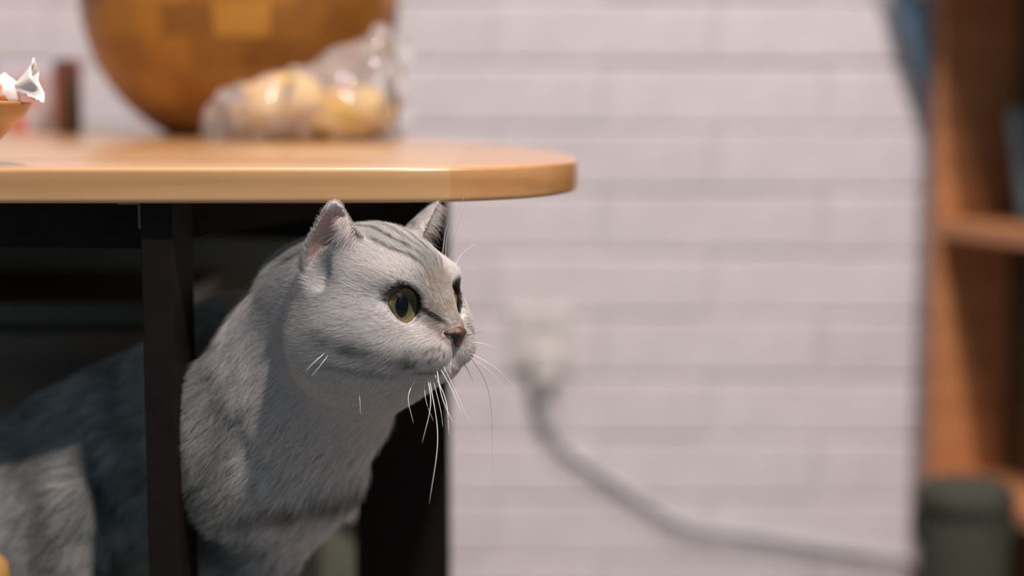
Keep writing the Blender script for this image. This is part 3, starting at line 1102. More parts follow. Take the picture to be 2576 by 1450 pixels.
def head_sdf(q):
    """q in head millimetres"""
    ay = np.abs(q[:, 1])
    m = np.stack([q[:, 0], ay, q[:, 2]], 1)
    d = ell(m, (-12, 0, 10), (42, 40, 36))                       # cranium
    d = smin(d, ell(m, (10, 0, -2), (30, 36, 33)), 14)           # face
    d = smin(d, ell(m, (6, 24.5, -16), (30, 21, 23)), 13)          # cheeks
    d = smin(d, ell(m, (-9, 29, -17), (27, 19, 26)), 12)         # cheek ruff
    d = smin(d, ell(m, (8, 0, -26), (34, 26, 17)), 12)           # jaw
    d = smin(d, cone(m, (22, 0, 18), (47.0, 0, -7.0), 13.5, 7.2), 10)  # nose bridge
    d = smin(d, ell(m, (19, 19, 17), (13, 11, 8)), 8)            # brows
    d = smin(d, ell(m, (40.5, 9.6, -20.0), (12.5, 12.0, 10.5)), 10)   # whisker pads
    d = smin(d, ell(m, (48.0, 0, -9.5), (5.5, 6.0, 5.0)), 5)      # nose tip
    d = smin(d, ell(m, (37, 0, -30.5), (12, 12, 8.5)), 5.5)          # chin
    # crease between the pads and under them
    d = smax(d, -cone(m, (56.5, 0, -18), (52.5, 0, -28), 0.8, 1.0), 2.0)
    # eye sockets
    for s in (-1, 1):
        de = np.sqrt(((q - EYE_C[s]) ** 2).sum(1))
        front = (q - EYE_C[s]) @ EYE_D[s]
        d = smax(d, -(np.sqrt(((q - EYE_C[s] - 7.5 * EYE_D[s]) ** 2).sum(1)) - 10.6), 4.0)
        lp = LIDP[s]
        k = np.full(len(q), 99.0)
        near = de < 22
        if near.any():
            qq = q[near]
            kk_ = np.full(len(qq), 99.0)
            for i in range(len(lp)):
                kk_ = np.minimum(kk_, cone(qq, lp[i], lp[(i + 1) % len(lp)], 1.35, 1.35))
            k[near] = kk_
        d = smin(d, k, 3.4)
        d = np.where(de < EYE_R + 0.15, np.maximum(d, EYE_R + 0.15 - de), d)
    for s in (-1, 1):
        nb = np.sqrt(((q - EAR[s]['C']) ** 2).sum(1)) < 62
        de_ = np.full(len(q), 60.0)
        if nb.any(): de_[nb] = ear_sdf(q[nb], s)
        # hollow the head where the ear canal opens
        C, ew, ev = EAR[s]['C'], EAR[s]['ew'], EAR[s]['ev']
        d = smax(d, -ell(q, C + ew * 6.0 - ev * 3 + EAR[s]['eu'] * 8, (8, 7, 11)), 5)
        d = smin(d, de_, 3.5)
    return d


def A_(px, py, Y):
    return np.array(at(px, py, Y))


BENCH_Z = BZ


def body_sdf(P):
    """world metres"""
    nape = A_(836, 772, 0.998)
    chest = A_(735, 1110, 1.042)
    d = cone(P, nape, A_(765, 940, 1.024), 0.0425, 0.046)
    d = smin(d, cone(P, A_(930, 905, 0.958), A_(815, 1010, 0.996), 0.030, 0.032), 0.03)     # throat
    d = smin(d, cone(P, A_(765, 940, 1.024), chest, 0.046, 0.0415), 0.02)
    d = smin(d, ell(P, A_(640, 1115, 1.045), (0.045, 0.050, 0.055)), 0.025)        # shoulders
    d = smin(d, ell(P, A_(587, 1110, 1.008), (0.028, 0.018, 0.050)), 0.018)        # near shoulder blade
    d = smin(d, ell(P, A_(748, 1120, 1.024), (0.026, 0.035, 0.040)), 0.025)        # breast
    d = smin(d, cone(P, A_(610, 962, 1.115), A_(330, 1190, 1.14), 0.054, 0.064), 0.02)   # barrel
    d = smin(d, cone(P, A_(330, 1190, 1.14), A_(30, 1320, 1.14), 0.064, 0.070), 0.03)
    d = smin(d, ell(P, A_(-40, 1400, 1.135), (0.062, 0.066, 0.085)), 0.03)          # rump
    d = smin(d, cone(P, A_(738, 1175, 1.037), A_(622, 1430, 1.062), 0.032, 0.024), 0.02)    # brisket running into the fore leg
    # near hind leg: thigh, shank, foot
    th = A_(112, 1385, 1.078)
    d = smin(d, cone(P, A_(212, 1262, 1.078), A_(60, 1430, 1.098), 0.019, 0.040), 0.012)
    d = smin(d, cone(P, A_(205, 1275, 1.078), A_(180, 1460, 1.075), 0.020, 0.022), 0.012)
    fz = BENCH_Z + 0.016
    kn = np.array((th[0] + 0.018, th[1] - 0.004, th[2] - 0.03))
    hk = np.array((th[0] - 0.052, th[1] - 0.006, BENCH_Z + 0.026))
    d = smin(d, cone(P, kn, hk, 0.022, 0.014), 0.012)
    d = smin(d, cone(P, hk, np.array((th[0] + 0.02, th[1] - 0.012, fz)), 0.0135, 0.015), 0.010)
    d = smin(d, ell(P, np.array((th[0] + 0.03, th[1] - 0.012, fz - 0.001)), (0.020, 0.016, 0.0145)), 0.008)
    # far hind leg
    tf = th + np.array((0.01, 0.125, 0.0))
    d = smin(d, ell(P, tf, (0.040, 0.024, 0.050)), 0.014)
    d = smin(d, cone(P, tf + np.array((-0.05, 0, -0.08)), np.array((tf[0] + 0.02, tf[1], fz)), 0.0135, 0.015), 0.012)
    # fore legs
    for (px, Y, dx) in ((598, 1.066, 0.0), (640, 1.12, 0.004)):
        sh = A_(px + 20, 1150, Y)
        el = A_(px - 26, 1350, Y + 0.004)
        wr_ = np.array((el[0] + 0.012 + dx, el[1] - 0.006, BENCH_Z + 0.035))
        d = smin(d, cone(P, sh, el, 0.034, 0.027), 0.02)
        d = smin(d, cone(P, el, wr_, 0.027, 0.0155), 0.012)
        d = smin(d, ell(P, np.array((wr_[0] + 0.010, wr_[1] - 0.004, BENCH_Z + 0.0145)), (0.022, 0.0175, 0.0145)), 0.012)
        for k in (-1.5, -0.5, 0.5, 1.5):
            d = smin(d, ell(P, np.array((wr_[0] + 0.027, wr_[1] - 0.004 + k * 0.0075, BENCH_Z + 0.0095)), (0.008, 0.0052, 0.0085)), 0.003)
    # tail curled round on the bench
    tp = [A_(-120, 1560, 1.20), np.array((-0.375, 1.215, BENCH_Z + 0.03)), np.array((-0.31, 1.213, BENCH_Z + 0.019)), np.array((-0.24, 1.208, BENCH_Z + 0.017)), np.array((-0.19, 1.195, BENCH_Z + 0.016))]
    rr = [0.022, 0.020, 0.018, 0.016, 0.012]
    for i in range(4):
        d = smin(d, cone(P, tp[i], tp[i + 1], rr[i], rr[i + 1]), 0.012)
    return d


def nose_sdf(P):
    q = to_head(np.asarray(P, float))
    m = np.stack([q[:, 0], np.abs(q[:, 1]), q[:, 2]], 1)
    m = (m - np.array((55.6, 0, -11.0))) / 0.82 + np.array((56.3, 0, -11.0))
    d = ell(m, (52.0, 0, -10.5), (7.2, 7.6, 4.2))
    d = smin(d, cone(m, (55.0, 0, -11), (54.0, 0, -19), 4.0, 1.6), 3.0)
    d = smin(d, ell(m, (50.8, 6.4, -11.0), (4.5, 3.6, 3.0)), 2.0)
    d = smax(d, -cone(m, (58.5, 3.4, -12.8), (51.5, 9.0, -13.2), 0.7, 1.8), 1.0)
    d = smax(d, -cone(m, (61, 0, -13), (58.5, 0, -20), 0.3, 0.5), 0.8)
    return d * (0.82 * HS / 1000.0)


def cat_sdf(P):
    P = np.asarray(P, float)
    d = body_sdf(P)
    q = to_head(P)
    near = (q ** 2).sum(1) < 125.0 ** 2
    if near.any():
        h = head_sdf(q[near]) * (HS / 1000.0)
        d[near] = smin(d[near], h, 0.026)
    return np.maximum(d, BENCH_Z + 0.0008 - P[:, 2])


def surface_nets(sdf, lo, hi, step, blk=8):
    lo = np.array(lo, float)
    n = (np.ceil((np.array(hi) - lo) / step / blk).astype(int)) * blk
    nb = n // blk
    gi = np.stack(np.meshgrid(*[np.arange(k) for k in nb], indexing='ij'), -1).reshape(-1, 3)
    cen = lo + (gi + 0.5) * blk * step
    dc = sdf(cen)
    V = np.repeat(np.repeat(np.repeat(dc.reshape(nb), blk, 0), blk, 1), blk, 2).astype(np.float32)
    act = np.abs(dc) < blk * step * 1.35
    loc = np.stack(np.meshgrid(*[np.arange(blk)] * 3, indexing='ij'), -1).reshape(-1, 3)
    ag = gi[act]
    for i in range(0, len(ag), 400):
        idx = (ag[i:i + 400, None, :] * blk + loc[None]).reshape(-1, 3)
        V[idx[:, 0], idx[:, 1], idx[:, 2]] = sdf(lo + idx * step)
    S = V < 0
    nx, ny, nz = V.shape
    c = np.zeros((nx - 1, ny - 1, nz - 1), np.uint8)
    for dx in (0, 1):
        for dy in (0, 1):
            for dz in (0, 1):
                c += S[dx:nx - 1 + dx, dy:ny - 1 + dy, dz:nz - 1 + dz]
    cell = (c > 0) & (c < 8)
    ids = -np.ones(cell.shape, np.int64)
    ci = np.argwhere(cell)
    ids[cell] = np.arange(len(ci))
    acc = np.zeros((len(ci), 3))
    cnt = np.zeros(len(ci))
    corners = [(a, b, c_) for a in (0, 1) for b in (0, 1) for c_ in (0, 1)]
    vals = {k: V[ci[:, 0] + k[0], ci[:, 1] + k[1], ci[:, 2] + k[2]] for k in corners}
    for a in corners:
        for ax in range(3):
            if a[ax] == 0:
                b = list(a); b[ax] = 1; b = tuple(b)
                va, vb = vals[a], vals[b]
                m = (va < 0) != (vb < 0)
                t = va[m] / (va[m] - vb[m])
                p = np.tile(np.array(a, float), (m.sum(), 1))
                p[:, ax] += t
                acc[m] += p
                cnt[m] += 1
    verts = lo + (ci + acc / cnt[:, None]) * step
    faces = []
    for ax in range(3):
        o1, o2 = (ax + 1) % 3, (ax + 2) % 3
        sl0 = [slice(1, -1)] * 3
        sl0[ax] = slice(0, -1)
        sl1 = list(sl0)
        sl1[ax] = slice(1, None)
        a, b = S[tuple(sl0)], S[tuple(sl1)]
        e = np.argwhere(a != b)
        flip = a[a != b]
        base = e.copy()
        base[:, o1] += 1
        base[:, o2] += 1
        def idn(d1, d2):
            k = base.copy()
            k[:, o1] -= d1
            k[:, o2] -= d2
            return ids[k[:, 0], k[:, 1], k[:, 2]]
        q = np.stack([idn(1, 1), idn(0, 1), idn(0, 0), idn(1, 0)], 1)
        q[~flip] = q[~flip][:, ::-1]
        faces.append(q)
    return verts, np.concatenate(faces)


def grad(sdf, P, h=0.0008):
    g = np.stack([sdf(P + np.eye(3)[k] * h) - sdf(P - np.eye(3)[k] * h) for k in range(3)], 1)
    return g / (np.linalg.norm(g, axis=1, keepdims=True) + 1e-12)


CV, CF = surface_nets(cat_sdf, (-0.47, 0.90, BENCH_Z - 0.004), (0.03, 1.27, 0.76), 0.00145)
CN = grad(cat_sdf, CV)


# ---- coat colours
LIGHT = np.array((0.66, 0.625, 0.605))
CREAM = np.array((0.68, 0.63, 0.60))
GREY = np.array((0.27, 0.275, 0.265))
DARK = np.array((0.055, 0.055, 0.048))
PINK = np.array((0.50, 0.31, 0.275))
LIDC = np.array((0.010, 0.009, 0.007))


def sstep(a, b, x):
    t = np.clip((x - a) / (b - a), 0, 1)
    return t * t * (3 - 2 * t)


def lid_dist(q):
    """signed-ish distance outside the lid line (mm), and nearest eye side"""
    out = np.full(len(q), 99.0)
    for s in (-1, 1):
        lp = LIDP[s]
        k = np.full(len(q), 99.0)
        m = ((q - EYE_C[s]) ** 2).sum(1) < 30 ** 2
        if m.any():
            kk_ = np.full(int(m.sum()), 99.0)
            for i in range(len(lp)):
                kk_ = np.minimum(kk_, cone(q[m], lp[i], lp[(i + 1) % len(lp)], 0, 0))
            k[m] = kk_
        out = np.minimum(out, k)
    return out


def ear_info(q):
    """inside-of-ear weight, ear membership, height along ear"""
    ins = np.zeros(len(q)); mem = np.zeros(len(q)); hv = np.zeros(len(q)); sc_ = np.zeros(len(q))
    for s in (-1, 1):
        u, v, w_ = ear_uvw(q, s)
        wm, ui, uo, sc = ear_mid(u, v)
        m = (np.abs(w_ - wm) < 4.2) & (u > ui - 3) & (u < uo + 3) & (v > -20) & (v < 47)
        ins = np.where(m, (w_ > wm + 0.2) * (np.abs(sc) < 0.86) * 1.0, ins)
        mem = np.where(m, np.clip((v + 16) / 14, 0, 1), mem)
        hv = np.where(m, v, hv)
        sc_ = np.where(m, sc, sc_)
    return ins, mem, hv, sc_


def coat(P, N):
    """colour of the coat at surface points"""
    q = to_head(P)
    n = len(P)
    x, y, z = q[:, 0], q[:, 1], q[:, 2]
    ay = np.abs(y)
    nz1 = vnoise(P * 170, 21)
    nz2 = vnoise(P * 420, 22)
    nz3 = vnoise(P * 60, 23)
    col = np.tile(LIGHT, (n, 1))

    def mix(c, a):
        nonlocal col
        a = np.clip(a, 0, 1)[:, None]
        col = col * (1 - a) + c * a
    # body: greyer on the back and flanks, pale chest
    body = sstep(70, 105, np.sqrt((q ** 2).sum(1)))
    px = P[:, 0]
    back = sstep(-0.140, -0.176, px + 0.25 * (P[:, 2] - 0.60))
    mix(GREY * 0.95, back * (0.82 + 0.34 * nz1 + 0.2 * nz3) * body)
    # tabby bars on the flank
    mix(CREAM, (1 - back) * body * 0.8)
    bars = sstep(0.35, 0.8, np.sin((px * 1.0 + 0.35 * (P[:, 1] - 1.1)) * 118 + 2.2 * nz3 + 0.8))
    mix(DARK * 2.0, back * body * bars * 0.6)
    # chest bar
    pb = A_(820, 1215, 1.02)
    cbar = np.exp(-((P[:, 2] - pb[2] + 0.10 * (px - pb[0]) * -1.2 + 0.004 * nz3) / 0.0055) ** 2) * sstep(0.052, 0.030, np.abs(px - pb[0]))
    mix(np.array((0.15, 0.115, 0.08)), cbar * (0.85 + 0.4 * nz1) * body)
    hd = 1 - sstep(80, 110, np.sqrt((q ** 2).sum(1)))
    # crown: grey with darker stripes fanning from between the brows back over the skull
    bk_ = np.clip((36 - x) / 42, 0, 1)
    hw_ = 6.0 + 19.0 * bk_ ** 0.8
    yy = ay + 1.0 * nz3 + 0.5 * nz1
    top = sstep(12, 19, z + 0.12 * x) * hd
    mix(GREY * 1.5, top * sstep(hw_ * 1.12, hw_ * 0.92, yy) * (0.62 + 0.22 * nz1))
    for c0, wd, st in ((0.05, 1.0, 0.7), (0.46, 1.35, 1.0), (0.95, 1.05, 1.0)):
        mix(DARK * 0.55, st * np.exp(-((yy - c0 * hw_) / wd) ** 2) * top * (0.8 + 0.35 * nz2))
    # grey between the eyes and beside the nose bridge
    mix(GREY * 1.2, 0.75 * np.exp(-((z - 12) / 9) ** 2) * sstep(24, 32, x) * np.exp(-((ay - 9.5) / 4.2) ** 2))
    mix(GREY * 1.1, 0.6 * sstep(8, 15, z) * sstep(24, 31, x) * sstep(7, 3, ay))
    # pale fur: brow spots, eye surround, muzzle, nose bridge
    mix(CREAM, 0.9 * np.exp(-(((x - 22) / 12) ** 2 + ((ay - 22) / 8) ** 2 + ((z - 19) / 7) ** 2)))
    mix(CREAM, sstep(30, 38, x) * sstep(-6, -13, z) * 0.95)
    mix(np.array((0.36, 0.30, 0.25)), (0.85 + 0.4 * nz1) * sstep(33, 40, x) * sstep(-14, -9, z) * sstep(16, 9, ay))
    # cheek stripes: one from the outer eye corner, one under the cheek
    band = np.exp(-((z + 23.0 - 0.29 * (34 - x) + 1.4 * nz3) / 4.6) ** 2)
    mix(GREY * 0.30, 1.0 * band * sstep(45, 39, x) * sstep(-22, 22, x) * sstep(8, 14, ay) * (0.75 + 0.35 * nz1))
    band = np.exp(-((z + 31.5 - 0.13 * (34 - x) + 1.0 * nz3) / 1.5) ** 2)
    mix(GREY * 0.6, 0.6 * band * sstep(36, 30, x) * sstep(-6, 8, x) * sstep(12, 18, ay))
    # spots where the whiskers root, mouth line
    for sp in SPOTS:
        mix(np.array((0.07, 0.035, 0.02)), 0.95 * np.exp(-(np.linalg.norm(P - sp[:3], axis=1) / sp[3]) ** 2))
    mix(np.array((0.10, 0.07, 0.05)), 0.8 * np.exp(-((z + 30.2 + 0.12 * ay) / 1.1) ** 2) * sstep(30, 36, x) * sstep(18, 13, ay))
    mix(np.array((0.34, 0.28, 0.24)), sstep(2.6, 0.8, nose_sdf(P) * 1000) * hd * 0.8)
    # dark eye rims with tear line towards the nose
    ld = lid_dist(q)
    mix(LIDC * 1.2, sstep(3.3, 2.3, ld))
    for s in (-1, 1):
        d, u, v = eye_axes(s)
        e = q - EYE_C[s]
        eu, evv = e @ u, e @ v
        fr = (y * s > 0) * (e @ d > 0)
        mix(LIDC * 1.4, sstep(5.6, 4.0, ld) * sstep(-3, 3, evv + 0.35 * eu) * sstep(17, 14, np.hypot(eu, evv)) * fr)
        mix(DARK * 0.5, sstep(2.6, 1.3, np.hypot((eu - 10.6) * 0.40, (evv + 5.0 + (eu - 11) * 0.8))) * fr)
        mix(DARK * 0.8, sstep(2.2, 1.0, np.hypot((eu + 11) * 0.6, evv - 3.8)) * (y * s > 0))
    # ears
    ins, mem, hv, sc = ear_info(q)
    pk = ins * sstep(2, 8, hv) * sstep(44, 34, hv)
    mix(PINK, 0.9 * pk)
    mix(np.array((0.09, 0.06, 0.048)), ins * sstep(13, 6, hv) * sstep(0.75, 0.3, np.abs(sc + 0.05)) * 0.92)
    mix(CREAM, mem * (1 - ins) * 0.5)
    return np.clip(col, 0.004, 0.95)


bvh = BVHTree.FromPolygons([Vector(v) for v in CV.tolist()], CF.tolist())


def on_cat(px, py):
    o_ = Vector((0, 0, CAM_Z))
    return bvh.ray_cast(o_, (at(px, py, 1.0) - o_).normalized())[0]


SPOTS = []
for px_s, py_s, r_s in ((1076, 882, 5.5), (1092, 877, 6.5), (1108, 871, 6), (1118, 884, 4.5), (1104, 893, 4.5), (1089, 902, 6), (1031, 920, 5.5), (1052, 908, 4), (1048, 916, 4), (1044, 925, 4)):
    h_ = on_cat(px_s, py_s)
    if h_ is not None: SPOTS.append((h_.x, h_.y, h_.z, r_s / F_PX))
SPOTS = [np.array(k) for k in SPOTS]
CC = coat(CV, CN)
cat = obj('cat', mesh('cat', CV, CF, True))
tag(cat, 'silver tabby cat leaning out from under the table, looking right', 'cat')
ca = cat.data.attributes.new('coat', 'FLOAT_COLOR', 'POINT')
ca.data.foreach_set('color', np.concatenate([CC, np.ones((len(CC), 1))], 1).astype(np.float32).ravel())
kk = NT('cat_skin')
at_ = kk.n('ShaderNodeAttribute', attribute_name='coat')
kk.l(at_.outputs['Color'], kk.b.inputs['Base Color'])
kk.b.inputs['Roughness'].default_value = 0.75
kk.b.inputs['Specular IOR Level'].default_value = 0.2
cat.data.materials.append(kk.m)

# ---- eyes
ke = NT('cat_eye')
tc = ke.n('ShaderNodeTexCoord')
sx = ke.n('ShaderNodeSeparateXYZ'); ke.l(tc.outputs['Object'], sx.inputs[0])


def mth(k, op, a, b=None):
    nd = k.n('ShaderNodeMath', operation=op)
    for i, vv in enumerate((a, b)):
        if vv is None: continue
        if isinstance(vv, (int, float)): nd.inputs[i].default_value = vv
        else: k.l(vv, nd.inputs[i])
    return nd.outputs[0]


# eye local: +z looks out, x across, y up (metres)
yy_, xx_ = sx.outputs[1], sx.outputs[0]
rad = mth(ke, 'SQRT', mth(ke, 'ADD', mth(ke, 'MULTIPLY', xx_, xx_), mth(ke, 'MULTIPLY', yy_, yy_)))
IR = 0.0096
rn = mth(ke, 'DIVIDE', rad, IR)
pu = mth(ke, 'SQRT', mth(ke, 'ADD', mth(ke, 'POWER', mth(ke, 'ABSOLUTE', mth(ke, 'DIVIDE', xx_, 0.0047)), 2.0), mth(ke, 'POWER', mth(ke, 'ABSOLUTE', mth(ke, 'DIVIDE', yy_, 0.0070)), 1.7)))
ang_ = mth(ke, 'ARCTAN2', yy_, xx_)
cbn = ke.n('ShaderNodeCombineXYZ'); ke.l(mth(ke, 'MULTIPLY', ang_, 3.0), cbn.inputs[0]); ke.l(mth(ke, 'MULTIPLY', rn, 1.6), cbn.inputs[1])
en = ke.n('ShaderNodeTexNoise'); en.inputs['Scale'].default_value = 3.0; en.inputs['Detail'].default_value = 4
ke.l(cbn.outputs[0], en.inputs['Vector'])
rj = mth(ke, 'ADD', rn, mth(ke, 'MULTIPLY', mth(ke, 'SUBTRACT', en.outputs['Fac'], 0.5), 0.22))
iris_c = ke.ramp(rj, [(0.0, (0.04, 0.05, 0.042)), (0.55, (0.065, 0.075, 0.05)), (0.74, (0.10, 0.09, 0.05)), (0.95, (0.23, 0.145, 0.065))])
mxp = ke.n('ShaderNodeMix', data_type='RGBA')
ke.l(ke.ramp(pu, [(0.90, (1, 1, 1)), (1.10, (0, 0, 0))]), mxp.inputs[0])
ke.l(iris_c, mxp.inputs[6])
mxp.inputs[7].default_value = (0.003, 0.003, 0.003, 1)
ke.l(mxp.outputs[2], ke.b.inputs['Base Color'])
ke.b.inputs['Roughness'].default_value = 0.7
ke.b.inputs['Specular IOR Level'].default_value = 0.0
# eyeball around the iris: dark rim, then bluish white
kb_ = NT('eyeball')
ab_ = kb_.n('ShaderNodeAttribute', attribute_name='coat')
kb_.l(ab_.outputs['Color'], kb_.b.inputs['Base Color'])
kb_.b.inputs['Roughness'].default_value = 0.4
kb_.b.inputs['Specular IOR Level'].default_value = 0.08
kc_ = NT('cornea')
trn = kc_.n('ShaderNodeBsdfTransparent'); gls = kc_.n('ShaderNodeBsdfGlossy'); gls.inputs['Roughness'].default_value = 0.015
mxs = kc_.n('ShaderNodeMixShader')
mxs.inputs[0].default_value = 0.022; kc_.l(trn.outputs[0], mxs.inputs[1]); kc_.l(gls.outputs[0], mxs.inputs[2]); kc_.l(mxs.outputs[0], kc_.out.inputs['Surface'])


def ring_mesh(name, prof, n=64):
    vs, fs = [], []
    for r_, z_ in prof:
        for i in range(n):
            a_ = 2 * math.pi * i / n
            vs.append((r_ * math.cos(a_), r_ * math.sin(a_), z_))
    for k in range(len(prof) - 1):
        for i in range(n):
            j = (i + 1) % n
            fs.append((k * n + i, (k + 1) * n + i, (k + 1) * n + j, k * n + j))
    return mesh(name, vs, fs, True)


ER = EYE_R / 1000
zi = math.sqrt(ER ** 2 - IR ** 2)
ball = [(max(ER * math.sin(t), 1e-5), ER * math.cos(t)) for t in np.linspace(math.asin(IR / ER), math.pi, 28)]
dish = [(IR * (1 - k / 14) + 1e-5, zi - 0.0016 * (1 - (1 - k / 14) ** 2)) for k in range(15)]
dome = [(IR * 1.0 * math.sin(t) / math.sin(1.05) + 1e-5, zi + 0.0040 * (math.cos(t) - math.cos(1.05)) / (1 - math.cos(1.05))) for t in np.linspace(1.05, 0, 14)]
for s in (-1, 1):
    d, u, v = eye_axes(s)
    xa = np.cross(v, d)
    Rw = HRn @ np.stack([xa, v, d], 1)
    Mx = Matrix(Rw.tolist()).to_4x4() @ Matrix.Scale(HS, 4)
    Mx.translation = Vector(from_head(EYE_C[s]).tolist())
    o = obj('eye', ring_mesh('eye', ball), kb_.m, cat)
    ev_ = np.array([vv.co[:] for vv in o.data.vertices])
    tw = sstep(0.0100, 0.0106, np.hypot(ev_[:, 0], ev_[:, 1])) * (ev_[:, 0] * s > 0.006) * (ev_[:, 2] > 0)     # white only at the outer corner
    ec = np.array((0.008, 0.007, 0.006)) * (1 - tw[:, None]) + np.array((0.34, 0.42, 0.50)) * tw[:, None]
    ea = o.data.attributes.new('coat', 'FLOAT_COLOR', 'POINT')
    ea.data.foreach_set('color', np.concatenate([ec, np.ones((len(ec), 1))], 1).astype(np.float32).ravel())
    o.matrix_world = Mx
    o['label'] = 'amber-green eye with a dark oval pupil'
    obj('iris', ring_mesh('iris', dish), ke.m, o)
    obj('cornea', ring_mesh('cornea', dome), kc_.m, o)


# ---- nose leather
nc = from_head((53, 0, -12))
NV, NF = surface_nets(nose_sdf, nc - 0.014, nc + 0.014, 0.00045)
q = to_head(NV)
nk = NT('nose_leather')
an_ = nk.n('ShaderNodeAttribute', attribute_name='coat')
nk.l(an_.outputs['Color'], nk.b.inputs['Base Color'])
nk.b.inputs['Roughness'].default_value = 0.45
tcn = nk.n('ShaderNodeTexCoord'); vn = nk.n('ShaderNodeTexVoronoi'); vn.inputs['Scale'].default_value = 1600
nk.l(tcn.outputs['Object'], vn.inputs['Vector']); nk.bump(vn.outputs['Distance'], 0.25, 0.0003)
no_ = obj('nose', mesh('nose', NV, NF, True), nk.m, cat)
no_['label'] = 'brick-pink nose with dark nostrils'
nm = np.stack([q[:, 0], np.abs(q[:, 1]), q[:, 2]], 1)
nm = (nm - np.array((55.6, 0, -11.0))) / 0.82 + np.array((56.3, 0, -11.0))
nost = np.clip(1 - cone(nm, (58.5, 3.4, -12.8), (51.5, 9.0, -13.2), 1.7, 3.0) / 0.9, 0, 1)[:, None]
ncol = np.tile(np.array((0.078, 0.030, 0.018)), (len(NV), 1))
rim = sstep(-14, -19, q[:, 2])[:, None] * 0.75
ncol = ncol * (1 - rim) + np.array((0.06, 0.03, 0.022)) * rim
wing = (sstep(-11.0, -12.4, nm[:, 2]) * sstep(1.2, 2.6, nm[:, 1]) * sstep(-18.5, -15.5, nm[:, 2]))[:, None]
nost = np.maximum(nost, wing)
ncol = ncol * (1 - nost) + np.array((0.012, 0.008, 0.007)) * nost
a2 = no_.data.attributes.new('coat', 'FLOAT_COLOR', 'POINT')
a2.data.foreach_set('color', np.concatenate([ncol, np.ones((len(ncol), 1))], 1).astype(np.float32).ravel())

# ---- fur
N_FUR = 720000


def lerp(a, b, t):
    return a + (b - a) * t


def fur_flow(P, N):
    """direction the coat lies in (world), before projection on the surface"""
    q = to_head(P)
    r = np.sqrt((q ** 2).sum(1))
    ay = np.abs(q[:, 1])
    sg = np.sign(q[:, 1] + 1e-9)
    # head: away from the nose, back over skull and cheeks
    f = q - np.array((50.0, 0, -9.0))
    f = f / (np.linalg.norm(f, axis=1, keepdims=True) + 1e-9)
    f[:, 0] -= 0.35
    # muzzle: down and back
    mz = (sstep(30, 40, q[:, 0]) * sstep(-10, -16, q[:, 2]))[:, None]
    f = lerp(f, np.stack([-0.55 * np.ones(len(q)), 0.45 * sg, -0.8 * np.ones(len(q))], 1), mz)
    # chin and throat: back and down
    ch = (sstep(-24, -34, q[:, 2]))[:, None]
    f = lerp(f, np.stack([-0.8 * np.ones(len(q)), 0.15 * sg, -0.55 * np.ones(len(q))], 1), ch * (1 - mz))
    # ears: towards the tip
    ins, mem, hv, sc = ear_info(q)
    for s in (-1, 1):
        m = ((mem > 0) & (q[:, 1] * s > 0))
        f[m] = lerp(f[m], EAR[s]['ev'] + 0.25 * EAR[s]['eu'] * np.sign(sc[m])[:, None], np.clip(mem[m] * 1.2, 0, 1)[:, None])
    hw = f @ HRn.T
    # body: towards the tail and downwards
    b = np.stack([-0.75 * np.ones(len(P)), 0.15 * np.ones(len(P)), -0.75 * np.ones(len(P))], 1)
    dn = sstep(-0.15, -0.09, P[:, 0])[:, None]
    b = lerp(b, np.stack([-0.35 * np.ones(len(P)), 0.0 * np.ones(len(P)), -1.0 * np.ones(len(P))], 1), dn)
    w_ = sstep(55, 95, r)[:, None]
    return lerp(hw, b, w_), q, r, ins, mem, hv, sc


